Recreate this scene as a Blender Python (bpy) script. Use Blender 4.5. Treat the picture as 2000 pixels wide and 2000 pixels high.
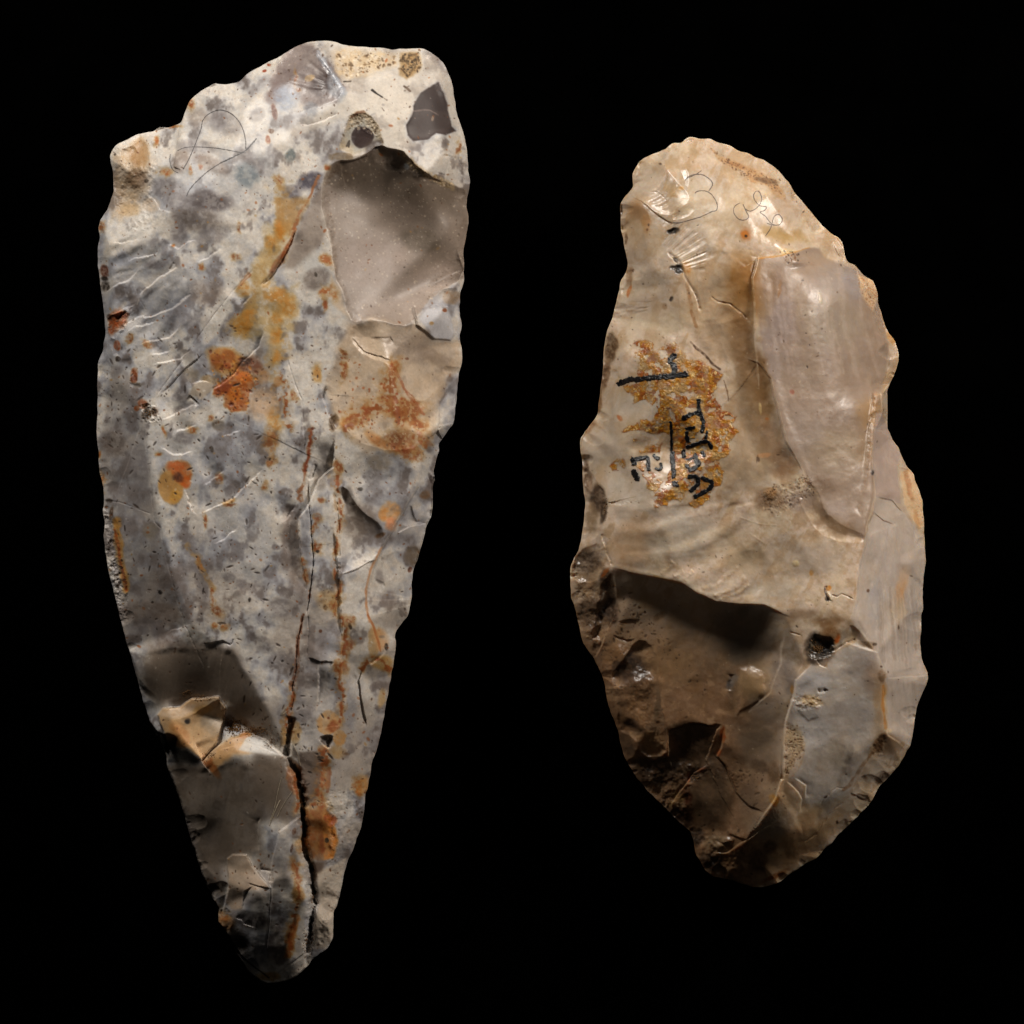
import bpy, math, random
import numpy as np
from mathutils import Vector
from mathutils.geometry import delaunay_2d_cdt

for o in list(bpy.data.objects): bpy.data.objects.remove(o)
random.seed(7)
SC = bpy.context.scene
COL = SC.collection
S = 0.000125                      # metres per unit; the pair of tools lies in a 25 cm square
ZM = 0.0155                       # height of the tools' widest outline above the black board

# ------------------------------------------------------------------ camera, world, light
cam_d = bpy.data.cameras.new('camera'); cam = bpy.data.objects.new('camera', cam_d); COL.objects.link(cam)
DIST = 3.0
cam.location = (0, 0, DIST + ZM + 0.006)
cam_d.sensor_width = 36; cam_d.lens = 36 * DIST / (2000 * S)
cam_d.clip_start = 0.1; cam_d.clip_end = 20
SC.camera = cam
SC.world = bpy.data.worlds.new('World'); SC.world.use_nodes = True
bg = SC.world.node_tree.nodes['Background']; bg.inputs[0].default_value = (0, 0, 0, 1); bg.inputs[1].default_value = 0.0
SC.view_settings.view_transform = 'Standard'; SC.view_settings.look = 'None'
SC.view_settings.exposure = 0; SC.view_settings.gamma = 1
SC.render.engine = 'CYCLES'
SC.cycles.max_bounces = 6; SC.cycles.diffuse_bounces = 3

def lamp(name, loc, target, power, size, col):
    d = bpy.data.lights.new(name, 'AREA'); d.energy = power; d.size = size; d.color = col
    o = bpy.data.objects.new(name, d); COL.objects.link(o); o.location = loc
    o.rotation_euler = (Vector(target) - Vector(loc)).to_track_quat('-Z', 'Y').to_euler()
    return o
lamp('softbox', (-0.29, 0.55, 0.29), (-0.055, 0.0, 0.02), 4.1, 0.12, (1.0, 0.94, 0.87))
lamp('softbox', (0.41, 0.30, 0.27), (0.06, 0.0, 0.02), 2.6, 0.10, (1.0, 0.91, 0.82))
lamp('fill_softbox', (0.35, -0.1, 0.75), (0.0, 0.0, 0.02), 0.2, 0.5, (1.0, 0.94, 0.88))

# ------------------------------------------------------------------ coordinates of the drawing tiles
TO = dict(A=(180, 60), B=(540, 60), C=(180, 440), D=(540, 440), E=(180, 820), F=(540, 820), G=(220, 1200), H=(500, 1200),
          I=(340, 1560), J=(1160, 240), K=(1440, 360), L=(1100, 600), M=(1440, 740), N=(1090, 980), O=(1440, 1120),
          P=(1140, 1360), Q=(1400, 1360))
Z = 4.83
def T(s):
    """'A 12,30 40,50 B 1,2' -> array of points in plan units"""
    out = []; o = (0, 0); z = 1.0
    for w in s.split():
        if w in TO: o = TO[w]; z = Z
        elif w == '@': o = (0, 0); z = 1.0
        else:
            x, y = w.split(','); out.append((o[0] + float(x) / z, o[1] + float(y) / z))
    return np.array(out)

# ------------------------------------------------------------------ numpy tools
def lat(n, seed):
    return np.random.RandomState(seed).rand(n, n).astype(np.float32)
_l = {}
def vn(X, Y, sc, seed=0, octv=3, gain=0.5):
    """value noise 0..1, mean 0.5"""
    tot = np.zeros_like(X, dtype=np.float32); a = 1.0; n = 0.0
    for k in range(octv):
        key = (seed * 13 + k) % 97
        if key not in _l: _l[key] = lat(256, key + 5)
        L = _l[key]
        u = X / sc * (2 ** k) + 17.3 * k + seed * 3.1; v = Y / sc * (2 ** k) + 9.7 * k + seed * 7.7
        iu = np.floor(u).astype(np.int32); iv = np.floor(v).astype(np.int32)
        fu = (u - iu).astype(np.float32); fv = (v - iv).astype(np.float32)
        fu = fu * fu * fu * (fu * (fu * 6 - 15) + 10); fv = fv * fv * fv * (fv * (fv * 6 - 15) + 10)
        i0 = iu & 255; i1 = (iu + 1) & 255; j0 = iv & 255; j1 = (iv + 1) & 255
        tot += a * ((L[i0, j0] * (1 - fu) + L[i1, j0] * fu) * (1 - fv) + (L[i0, j1] * (1 - fu) + L[i1, j1] * fu) * fv)
        n += a; a *= gain
    return tot / n
def ss(a, b, x):
    t = np.clip((x - a) / (b - a), 0, 1); return t * t * (3 - 2 * t)
def srgb(c):
    c = np.array(c, dtype=np.float32) / 255.0
    return np.where(c <= 0.04045, c / 12.92, ((c + 0.055) / 1.055) ** 2.4)
def blur(Hm, s):
    r = int(3 * s + 1); k = np.exp(-0.5 * (np.arange(-r, r + 1) / s) ** 2); k /= k.sum()
    P = np.pad(Hm, r, mode='edge'); o = np.zeros_like(P)
    for i, w in enumerate(k): o += w * np.roll(P, i - r, axis=0)
    q = np.zeros_like(P)
    for i, w in enumerate(k): q += w * np.roll(o, i - r, axis=1)
    return q[r:-r, r:-r]
def rough_outline(P, step, amp, seed):
    """resample a closed outline and give it small knapped irregularities"""
    Q = np.vstack([P, P[:1]]); d = np.hypot(*np.diff(Q, axis=0).T); s = np.concatenate([[0], np.cumsum(d)])
    n = int(s[-1] / step); t = np.linspace(0, s[-1], n, endpoint=False)
    X = np.interp(t, s, Q[:, 0]); Y = np.interp(t, s, Q[:, 1])
    for _ in range(2):
        X = (np.roll(X, 1) + 2 * X + np.roll(X, -1)) / 4; Y = (np.roll(Y, 1) + 2 * Y + np.roll(Y, -1)) / 4
    tx = np.roll(X, -1) - np.roll(X, 1); ty = np.roll(Y, -1) - np.roll(Y, 1); l = np.hypot(tx, ty) + 1e-6
    nz = vn(X, Y, 14.0, seed, 3) - 0.5
    return np.stack([X + ty / l * nz * amp, Y - tx / l * nz * amp], 1)

def inside_poly(px, py, X, Y):
    c = np.zeros(X.shape, bool); n = len(px); j = n - 1
    for i in range(n):
        if py[i] != py[j]:
            c ^= ((py[i] > Y) != (py[j] > Y)) & (X < (px[j] - px[i]) * (Y - py[i]) / (py[j] - py[i]) + px[i])
        j = i
    return c

class Stone:
    """height field and pigment fields of one knapped stone, on a regular plan grid"""
    def __init__(s, outline, step, seed):
        s.seed = seed; s.step = step
        s.out = rough_outline(outline, 3.0, 2.6, seed)
        s.x0, s.y0 = s.out.min(0) - 4; s.x1, s.y1 = s.out.max(0) + 4
        s.nx = int((s.x1 - s.x0) / step) + 1; s.ny = int((s.y1 - s.y0) / step) + 1
        s.gx = s.x0 + np.arange(s.nx) * step; s.gy = s.y0 + np.arange(s.ny) * step
        s.X, s.Y = np.meshgrid(s.gx, s.gy); s.X = s.X.astype(np.float32); s.Y = s.Y.astype(np.float32)
        s.ins = inside_poly(s.out[:, 0], s.out[:, 1], s.X, s.Y)
        s.H = np.zeros_like(s.X)
        s.C = np.zeros(s.X.shape + (3,), np.float32)
        s.R = np.full(s.X.shape, 0.42, np.float32)       # roughness
        s.G = np.full(s.X.shape, 0.5, np.float32)        # grain (earthy cortex 1, glassy flint 0)
        s.wx = (vn(s.X, s.Y, 26, seed + 1, 4, 0.6) - 0.5); s.wy = (vn(s.X, s.Y, 26, seed + 2, 4, 0.6) - 0.5)
        # distance to the outline, brute force on a coarse grid then upsampled
        cs = 4; cx = s.X[::cs, ::cs]; cy = s.Y[::cs, ::cs]; D = np.full(cx.shape, 1e9, np.float32)
        for p in s.out: np.minimum(D, (cx - p[0]) ** 2 + (cy - p[1]) ** 2, out=D)
        s.D = s.up(np.sqrt(D), cs)
    def up(s, A, cs):
        fy = np.arange(s.ny) / cs; fx = np.arange(s.nx) / cs
        iy = np.minimum(fy.astype(int), A.shape[0] - 2); ix = np.minimum(fx.astype(int), A.shape[1] - 2)
        ty = np.clip(fy - iy, 0, 1)[:, None]; tx = np.clip(fx - ix, 0, 1)[None, :]
        return ((A[iy][:, ix] * (1 - tx) + A[iy][:, ix + 1] * tx) * (1 - ty) + (A[iy + 1][:, ix] * (1 - tx) + A[iy + 1][:, ix + 1] * tx) * ty).astype(np.float32)
    def win(s, P, m):
        a = max(int((P[:, 0].min() - m - s.x0) / s.step), 0); b = min(int((P[:, 0].max() + m - s.x0) / s.step) + 2, s.nx)
        c = max(int((P[:, 1].min() - m - s.y0) / s.step), 0); d = min(int((P[:, 1].max() + m - s.y0) / s.step) + 2, s.ny)
        return (slice(c, max(d, c + 1)), slice(a, max(b, a + 1)))
    def base(s, pts, ridges, sig, k_h=1.0):
        """broad shape: heights at chosen points, ridges kept as edges"""
        V = []; E = []; Hh = []
        P = s.out[::6]; n = len(P)
        for p in P: V.append(Vector(p)); Hh.append(0.0)
        E += [(i, (i + 1) % n) for i in range(n)]
        for x, y, h in pts: V.append(Vector((x, y))); Hh.append(h)
        for line in ridges:
            k = len(V)
            for x, y, h in line: V.append(Vector((x, y))); Hh.append(h)
            E += [(k + i, k + i + 1) for i in range(len(line) - 1)]
        vo, eo, fo, ov, _, _ = delaunay_2d_cdt(V, E, [], 0, 1e-5)
        hv = [k_h * np.mean([Hh[j] for j in o]) if len(o) else 60.0 for o in ov]
        Hb = np.zeros_like(s.X)
        for f in fo:
            p = [vo[i] for i in f[:3]]; h = [hv[i] for i in f[:3]]
            PP = np.array([[q.x, q.y] for q in p]); w = s.win(PP, 2); X = s.X[w]; Y = s.Y[w]
            d = (PP[1, 1] - PP[2, 1]) * (PP[0, 0] - PP[2, 0]) + (PP[2, 0] - PP[1, 0]) * (PP[0, 1] - PP[2, 1])
            if abs(d) < 1e-6: continue
            a = ((PP[1, 1] - PP[2, 1]) * (X - PP[2, 0]) + (PP[2, 0] - PP[1, 0]) * (Y - PP[2, 1])) / d
            b = ((PP[2, 1] - PP[0, 1]) * (X - PP[2, 0]) + (PP[0, 0] - PP[2, 0]) * (Y - PP[2, 1])) / d
            c = 1 - a - b; m = (a >= -1e-4) & (b >= -1e-4) & (c >= -1e-4)
            Hb[w] = np.where(m, a * h[0] + b * h[1] + c * h[2], Hb[w])
        k = np.clip(s.D / 30.0, 0, 1)
        s.H = blur(Hb, sig / s.step) * k + Hb * (1 - k)
    # ---- masks
    def sdf(s, P, w, warp=0.0):
        X = s.X[w] + s.wx[w] * warp; Y = s.Y[w] + s.wy[w] * warp
        D = np.full(X.shape, 1e9, np.float32); n = len(P)
        for i in range(n):
            ax, ay = P[i]; bx, by = P[(i + 1) % n]; ex = bx - ax; ey = by - ay; L = ex * ex + ey * ey + 1e-9
            t = np.clip(((X - ax) * ex + (Y - ay) * ey) / L, 0, 1)
            np.minimum(D, (X - ax - t * ex) ** 2 + (Y - ay - t * ey) ** 2, out=D)
        D = np.sqrt(D); ins = inside_poly(P[:, 0], P[:, 1], X, Y)
        return np.where(ins, D, -D)
    def ldist(s, P, w, warp=0.0):
        """distance to a polyline, signed side (+ = right of travel in plan with y down), parameter along it"""
        X = s.X[w] + s.wx[w] * warp; Y = s.Y[w] + s.wy[w] * warp
        D = np.full(X.shape, 1e9, np.float32); sd = np.zeros_like(D); tt = np.zeros_like(D)
        seg = np.hypot(*np.diff(P, axis=0).T); cum = np.concatenate([[0], np.cumsum(seg)]); tot = cum[-1]
        for i in range(len(P) - 1):
            ax, ay = P[i]; bx, by = P[i + 1]; ex = bx - ax; ey = by - ay; L = ex * ex + ey * ey + 1e-9
            t = np.clip(((X - ax) * ex + (Y - ay) * ey) / L, 0, 1)
            d = (X - ax - t * ex) ** 2 + (Y - ay - t * ey) ** 2
            m = d < D; D = np.where(m, d, D)
            sd = np.where(m, ex * (Y - ay) - ey * (X - ax), sd); tt = np.where(m, (cum[i] + t * seg[i]) / tot, tt)
        return np.sqrt(D), np.sign(sd), tt
    # ---- relief
    def scar(s, p, depth, w=14, tilt=(0, 0), warp=10, soft=1.2):
        P = T(p) if isinstance(p, str) else p
        P = np.stack([0.8 * P + 0.2 * np.roll(P, -1, 0), 0.2 * P + 0.8 * np.roll(P, -1, 0)], 1).reshape(-1, 2)
        W = s.win(P, 20); d = s.sdf(P, W, warp); m = np.where(d > 0, 1 - np.exp(-d / w), 0); c = P.mean(0)
        s.H[W] += m * (-depth + tilt[0] * (s.X[W] - c[0]) + tilt[1] * (s.Y[W] - c[1]))
    def slab(s, p, h, edge=3, warp=8, dome=0):
        P = T(p); W = s.win(P, 20); d = s.sdf(P, W, warp)
        s.H[W] += h * ss(-edge / 2, edge / 2, d) + dome * np.where(d > 0, 1 - np.exp(-d / 12), 0)
    def step_(s, p, h, decay=16, warp=7, side=1, sharp=1.3, tp=0.2):
        """cliff along a line: the given side drops by h and recovers over 'decay'"""
        P = T(p) if isinstance(p, str) else p; W = s.win(P, decay * 4); d, sg, t = s.ldist(P, W, warp)
        c = P[-1] - P[0]; tc = ((s.X[W] - P[0][0]) * c[0] + (s.Y[W] - P[0][1]) * c[1]) / (c @ c + 1e-6)
        if tp > .3: t = tc
        e = ss(0, tp, t) * ss(0, tp, 1 - t)
        q = d * sg * side
        s.H[W] += -h * e * np.where(q > 0, np.exp(-q / decay) * ss(0, sharp, q), 0)
    def groove(s, p, depth, width=2.0, warp=5, col=None, op=0.8, cw=1.0, taper=0.08):
        P = T(p); W = s.win(P, width * 5 + 10); d, sg, t = s.ldist(P, W, warp)
        e = ss(0, taper, t) * ss(0, taper, 1 - t) if taper else 1
        br = 0.55 + 0.45 * ss(0.35, 0.6, vn(s.X[W], s.Y[W], 9, 61, 2))
        s.H[W] -= depth * e * br * np.exp(-(d / width) ** 2)
        if col is not None: s.mix(W, np.exp(-(d / (width * cw)) ** 2) * e * op * br, col)
    def ridge(s, p, h, width=3, warp=5): s.groove(p, -h, width, warp)
    def ripples(s, p, cx, cy, wl, amp, warp=6, fade=10):
        P = T(p); W = s.win(P, 10); d = s.sdf(P, W, warp)
        c = T(f'{cx} {cy}' if isinstance(cx, str) else f'@ {cx},{cy}')[0]
        r = np.hypot(s.X[W] - c[0], s.Y[W] - c[1]) + 6 * s.wx[W]
        s.H[W] += amp * np.sin(r / wl * 2 * math.pi) * ss(0, fade, d) * (0.4 + vn(s.X[W], s.Y[W], 40, 71, 2))
    def flutes(s, p, c, n, amp, warp=4, seed=5):
        """fine radial hackle lines fanning out from a point"""
        P = T(p); W = s.win(P, 10); d = s.sdf(P, W, warp); c = T(c)[0]
        a = np.arctan2(s.Y[W] - c[1], s.X[W] - c[0]); r = np.hypot(s.X[W] - c[0], s.Y[W] - c[1])
        v = vn(a * n, r / 60.0, 1.0, seed, 2) - 0.5
        s.H[W] += amp * v * ss(0, 8, d)
    def bumps(s, p, scale, amp, warp=8, soft=8, octv=4, seed=9):
        P = T(p); W = s.win(P, 20); d = s.sdf(P, W, warp)
        s.H[W] += amp * (vn(s.X[W], s.Y[W], scale, seed, octv, 0.55) - 0.5) * 2 * ss(-soft / 2, soft / 2, d)
    # ---- pigment
    def mix(s, W, m, col):
        m = np.clip(m, 0, 1)[..., None]; c = srgb(col); a = s.C[W]; lin = a * (1 - m) + c * m; s.C[W] = 0.3 * lin + 0.7 * np.exp(np.log(a + 1e-4) * (1 - m) + np.log(c + 1e-4) * m)
    def paint(s, p, col, op=0.8, soft=8, warp=14, brk=0.0, bs=10, rough=None, grain=None):
        P = T(p); W = s.win(P, soft * 2 + 14); d = s.sdf(P, W, warp)
        m = ss(-soft, soft, d) * op
        if brk: m = m * (1 - brk + brk * ss(0.38, 0.62, vn(s.X[W], s.Y[W], bs, 33, 4, 0.6)))
        s.mix(W, m, col)
        if rough is not None: s.R[W] = s.R[W] * (1 - m) + rough * m
        if grain is not None: s.G[W] = s.G[W] * (1 - m) + grain * m
        return W, m
    def blob(s, t, cx, cy, rx, ry, col, op=0.8, ang=0, soft=0.35, warp=12, brk=0.3, bs=8, rough=None, relief=0):
        o = TO[t]; cx = o[0] + cx / Z; cy = o[1] + cy / Z; rx /= Z; ry /= Z
        P = np.array([[cx - rx - ry, cy - rx - ry], [cx + rx + ry, cy + rx + ry]]); W = s.win(P, 8)
        k = warp * min(1, (rx + ry) / 24)
        X = s.X[W] + s.wx[W] * k - cx; Y = s.Y[W] + s.wy[W] * k - cy; a = math.radians(ang)
        u = (X * math.cos(a) + Y * math.sin(a)) / rx; v = (-X * math.sin(a) + Y * math.cos(a)) / ry
        r = np.sqrt(u * u + v * v); m = (1 - ss(1 - soft, 1 + soft, r)) * op
        if brk: m = m * (1 - brk + brk * ss(0.36, 0.6, vn(s.X[W], s.Y[W], bs, 35, 3, 0.6)))
        s.mix(W, m, col)
        if rough is not None: s.R[W] = s.R[W] * (1 - m) + rough * m
        if relief: s.H[W] += relief * (1 - ss(0.3, 1.1, r))
    def stroke(s, p, width, col, op=0.8, warp=6, brk=0.4, soft=0.5):
        P = T(p); W = s.win(P, width * 2 + 4); d, sg, t = s.ldist(P, W, warp)
        width = width * (.45 + 1.2 * vn(s.X[W], s.Y[W], 13, 39, 2))
        m = (1 - ss(width * (1 - soft), width * (1 + soft), d)) * op
        if brk: m = m * (1 - brk + brk * ss(0.35, 0.6, vn(s.X[W], s.Y[W], 7, 37, 3)))
        s.mix(W, m, col)
    def specks(s, n, seed, cols, rmin=0.8, rmax=2.6, area=None, op=0.85, elong=1.0, pit=0.0, clump=None):
        rs = np.random.RandomState(seed)
        if area is not None: P = T(area); lo = P.min(0); hi = P.max(0)
        else: lo = np.array([s.x0, s.y0]); hi = np.array([s.x1, s.y1])
        cnt = 0; tries = 0
        while cnt < n and tries < n * 12:
            tries += 1
            x, y = lo + rs.rand(2) * (hi - lo)
            if area is not None and not inside_poly(P[:, 0], P[:, 1], np.array([x]), np.array([y]))[0]: continue
            if clump is not None and vn(np.array([x]), np.array([y]), clump, 41, 2)[0] < 0.35 + 0.35 * rs.rand(): continue
            cnt += 1
            r = rmin + (rmax - rmin) * rs.rand() ** 2.5; e = 1 + rs.rand() * elong; a = rs.rand() * math.pi
            i0 = int((x - r * 3 - s.x0) / s.step); i1 = int((x + r * 3 - s.x0) / s.step) + 2
            j0 = int((y - r * 3 - s.y0) / s.step); j1 = int((y + r * 3 - s.y0) / s.step) + 2
            if i0 < 0 or j0 < 0 or i1 >= s.nx or j1 >= s.ny: continue
            W = (slice(j0, j1), slice(i0, i1)); X = s.X[W] - x; Y = s.Y[W] - y
            u = (X * math.cos(a) + Y * math.sin(a)) / e; v = -X * math.sin(a) + Y * math.cos(a)
            m = 1 - ss(r * 0.5, r * 1.3, np.hypot(u, v)); c = cols[rs.randint(len(cols))]
            s.mix(W, m * op * (0.5 + 0.5 * rs.rand()), c)
            if pit: s.H[W] -= pit * r * m
    def smooth(s, p, sig, op=1.0, soft=14):
        P = T(p); W = s.win(P, 60); d = s.sdf(P, W, 6); B = blur(s.H[W], sig / s.step); m = ss(-2, soft, d) * op
        s.H[W] = s.H[W] * (1 - m) + B * m
    def retouch(s, n, seed, dmin=2.5, dmax=7, rmin=7, rmax=19):
        """small chips bitten out along the working edge"""
        rs = np.random.RandomState(seed); N = len(s.out)
        for i in range(n):
            k = rs.randint(N); p = s.out[k]; q = s.out[(k + 3) % N] - s.out[k - 3]; q /= np.hypot(*q) + 1e-6; nn = np.array([-q[1], q[0]])
            r = rmin + (rmax - rmin) * rs.rand() ** 1.5; L = r * rs.uniform(.7, 1.9); a = np.linspace(0, 2 * math.pi, 11)[:-1]
            c = p + nn * L * 0.35
            P = c + np.cos(a)[:, None] * q * r * rs.uniform(.8, 1.1, (10, 1)) + np.sin(a)[:, None] * nn * L * rs.uniform(.85, 1.15, (10, 1))
            s.scar(P, rs.uniform(dmin, dmax), rs.uniform(4, 9), (0, 0), 7)
    def hinges(s, n, seed, h0, h1, ang, spread, l0=25, l1=90):
        """faint stepped fracture lines"""
        rs = np.random.RandomState(seed); k = 0
        while k < n:
            x = rs.uniform(s.x0, s.x1); y = rs.uniform(s.y0, s.y1); i = int((x - s.x0) / s.step); j = int((y - s.y0) / s.step)
            if not (0 <= i < s.nx and 0 <= j < s.ny and s.ins[j, i]): continue
            k += 1; a = math.radians(ang + rs.uniform(-spread, spread)); L = rs.uniform(l0, l1); cv = rs.uniform(-.9, .9)
            t = np.linspace(-.5, .5, 7); P = np.stack([x + L * (t * math.cos(a) - cv * t * t * math.sin(a)), y + L * (t * math.sin(a) + cv * t * t * math.cos(a))], 1)
            s.step_(P, rs.uniform(h0, h1), rs.uniform(16, 45), 10, rs.choice([-1, 1]), 3, .5)
    # ---- sampling and meshes
    def hat(s, x, y):
        fx = (np.asarray(x) - s.x0) / s.step; fy = (np.asarray(y) - s.y0) / s.step
        ix = np.clip(fx.astype(int), 0, s.nx - 2); iy = np.clip(fy.astype(int), 0, s.ny - 2); tx = np.clip(fx - ix, 0, 1); ty = np.clip(fy - iy, 0, 1)
        return (s.H[iy, ix] * (1 - tx) + s.H[iy, ix + 1] * tx) * (1 - ty) + (s.H[iy + 1, ix] * (1 - tx) + s.H[iy + 1, ix + 1] * tx) * ty

def mesh_from(name, V, quads, tris=None, attrs=None):
    me = bpy.data.meshes.new(name)
    nq = len(quads); nt = 0 if tris is None else len(tris)
    loops = quads.ravel() if nt == 0 else np.concatenate([quads.ravel(), tris.ravel()])
    me.vertices.add(len(V)); me.vertices.foreach_set('co', V.astype(np.float32).ravel())
    me.loops.add(len(loops)); me.loops.foreach_set('vertex_index', loops.astype(np.int32))
    st = np.concatenate([np.arange(nq) * 4, nq * 4 + np.arange(nt) * 3]).astype(np.int32)
    me.polygons.add(nq + nt); me.polygons.foreach_set('loop_start', st)
    me.update(calc_edges=True); me.validate()
    me.polygons.foreach_set('use_smooth', np.ones(nq + nt, bool))
    for an, (typ, arr) in (attrs or {}).items():
        at = me.attributes.new(an, typ, 'POINT')
        at.data.foreach_set('color' if typ == 'FLOAT_COLOR' else 'value', arr.astype(np.float32).ravel())
    return me
def world(x, y, h): return np.stack([(x - 1000) * S, (1000 - y) * S, ZM + h * S], -1)
def link(name, me, mat, parent=None):
    o = bpy.data.objects.new(name, me); COL.objects.link(o)
    if mat: me.materials.append(mat)
    if parent:
        o.parent = parent; o.matrix_parent_inverse = parent.matrix_world.inverted()
    return o

def body_mesh(s, name, under):
    """closed solid: knapped upper face from the height field, rounded underside closing to z = 0"""
    cell = s.ins[:-1, :-1] & s.ins[1:, :-1] & s.ins[:-1, 1:] & s.ins[1:, 1:]
    # keep cells that have two side neighbours so the rim is clean
    for _ in range(2):
        c = np.pad(cell, 1); nb = c[:-2, 1:-1].astype(int) + c[2:, 1:-1] + c[1:-1, :-2] + c[1:-1, 2:]; cell &= nb >= 2
    use = np.zeros(s.X.shape, bool)
    for a in (0, 1):
        for b in (0, 1): use[a:a + cell.shape[0], b:b + cell.shape[1]] |= cell
    idx = -np.ones(s.X.shape, np.int64); idx[use] = np.arange(use.sum())
    jj, ii = np.nonzero(cell)
    Q = np.stack([idx[jj, ii], idx[jj + 1, ii], idx[jj + 1, ii + 1], idx[jj, ii + 1]], 1)
    x = s.X[use].astype(np.float64); y = s.Y[use].astype(np.float64); h = s.H[use].astype(np.float64)
    # boundary edges
    E = np.concatenate([Q[:, [0, 1]], Q[:, [1, 2]], Q[:, [2, 3]], Q[:, [3, 0]]]); n = len(x)
    key = E[:, 0] * n + E[:, 1]; rev = E[:, 1] * n + E[:, 0]
    B = E[~np.isin(key, rev)]; nxt = {}
    for a, b in B: nxt.setdefault(int(a), []).append(int(b))
    # walk the longest loop
    best = []; seen = set()
    for st in list(nxt):
        if st in seen: continue
        loop = [st]; seen.add(st); cur = nxt[st][0]
        while cur != st and cur in nxt and cur not in seen:
            loop.append(cur); seen.add(cur); cur = nxt[cur][0]
        if len(loop) > len(best): best = loop
    L = np.array(best)
    # snap the rim to the true outline
    O = s.out; O2 = np.roll(O, -1, 0); ex = O2 - O
    for i in L:
        p = np.array([x[i], y[i]]); t = np.clip(((p - O) * ex).sum(1) / ((ex ** 2).sum(1) + 1e-9), 0, 1)
        q = O + t[:, None] * ex; k = np.argmin(((q - p) ** 2).sum(1)); x[i], y[i] = q[k]
    lx = x[L].copy(); ly = y[L].copy()
    for _ in range(3):
        lx = (np.roll(lx, 1) + 2 * lx + np.roll(lx, -1)) / 4; ly = (np.roll(ly, 1) + 2 * ly + np.roll(ly, -1)) / 4
    x[L] = lx; y[L] = ly; h[L] = h[L] * 0.4
    col = s.C[use]; R = s.R[use]; G = s.G[use]
    Vs = [world(x, y, h)]; cols = [col]; Rs = [R]; Gs = [G]; quads = [Q]
    m = len(L); c0 = np.array([x[L].mean(), y[L].mean()]); prev = L; base = n; N = 16
    for k in range(1, N + 1):
        sc = math.cos(k / (N + 1) * math.pi / 2); dz = math.sin(k / (N + 1) * math.pi / 2)
        rx = c0[0] + (lx - c0[0]) * sc; ry = c0[1] + (ly - c0[1]) * sc
        nz = (vn(rx, ry, 70, 50, 3) - 0.5) * 30 * math.sin(math.pi * k / (N + 1))
        Vs.append(world(rx, ry, -under * dz + nz * 0.6)); cols.append(col[L]); Rs.append(R[L]); Gs.append(G[L])
        cur = base + np.arange(m); quads.append(np.stack([prev, np.roll(prev, -1), np.roll(cur, -1), cur], 1)[:, ::-1])
        prev = cur; base += m
    Vs.append(world(np.array([c0[0]]), np.array([c0[1]]), np.array([-under]))); cols.append(col[L].mean(0)[None]); Rs.append(R[:1]); Gs.append(G[:1])
    tri = np.stack([prev, np.full(m, base), np.roll(prev, -1)], 1)
    V = np.concatenate(Vs); V[:, 2] = np.maximum(V[:, 2], 0.0002)
    cc = np.concatenate(cols); cc = np.concatenate([np.clip(cc, 0, 1), np.ones((len(cc), 1))], 1)
    return mesh_from(name, V, np.concatenate(quads), tri, {'pigment': ('FLOAT_COLOR', cc), 'rough': ('FLOAT', np.concatenate(Rs)), 'grain': ('FLOAT', np.concatenate(Gs))})

def patch_mesh(s, name, x0, y0, x1, y1, res, maskf, thick, colf=None):
    """thin crust lying on the stone wherever maskf > 0; its rim dips just under the surface"""
    gx = np.arange(x0, x1, res); gy = np.arange(y0, y1, res); X, Y = np.meshgrid(gx, gy)
    m = maskf(X, Y); cell = (m[:-1, :-1] > 0) | (m[1:, :-1] > 0) | (m[:-1, 1:] > 0) | (m[1:, 1:] > 0)
    use = np.zeros(X.shape, bool)
    for a in (0, 1):
        for b in (0, 1): use[a:a + cell.shape[0], b:b + cell.shape[1]] |= cell
    idx = -np.ones(X.shape, np.int64); idx[use] = np.arange(use.sum()); jj, ii = np.nonzero(cell)
    if len(jj) == 0: return None
    Q = np.stack([idx[jj, ii], idx[jj + 1, ii], idx[jj + 1, ii + 1], idx[jj, ii + 1]], 1)
    h = s.hat(X[use], Y[use]) + np.where(m[use] > 0, thick(X[use], Y[use], m[use]), -0.6)
    at = {}
    if colf is not None:
        c = colf(X[use], Y[use]); at['pigment'] = ('FLOAT_COLOR', np.concatenate([c, (ss(0, 4.5, m[use]) * (.58 + .36 * ss(.35, .6, vn(X[use], Y[use], 11, 79, 3, .6))))[:, None]], 1))
    return mesh_from(name, world(X[use], Y[use], h), Q, None, at)

def smooth_line(P, n=6):
    out = []
    for i in range(len(P) - 1):
        p0 = P[max(i - 1, 0)]; p1 = P[i]; p2 = P[i + 1]; p3 = P[min(i + 2, len(P) - 1)]
        for k in range(n):
            t = k / n
            out.append(0.5 * ((2 * p1) + (-p0 + p2) * t + (2 * p0 - 5 * p1 + 4 * p2 - p3) * t * t + (-p0 + 3 * p1 - 3 * p2 + p3) * t ** 3))
    out.append(P[-1]); return np.array(out)
def line_mask(lines, widths, rag=0.5, seed=3, sm=True):
    LL = [smooth_line(l) if sm and len(l) > 2 else l for l in lines]
    def f(X, Y):
        M = np.full(X.shape, -1e9)
        nz = (vn(X, Y, 4.0, seed, 3, 0.7) - 0.5)
        for P, w in zip(LL, widths):
            D = np.full(X.shape, 1e9)
            for i in range(len(P) - 1):
                ax, ay = P[i]; bx, by = P[i + 1]; ex = bx - ax; ey = by - ay; L = ex * ex + ey * ey + 1e-9
                t = np.clip(((X - ax) * ex + (Y - ay) * ey) / L, 0, 1)
                np.minimum(D, (X - ax - t * ex) ** 2 + (Y - ay - t * ey) ** 2, out=D)
            M = np.maximum(M, w / 2 - np.sqrt(D) + nz * w * rag)
        return M
    return f
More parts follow.
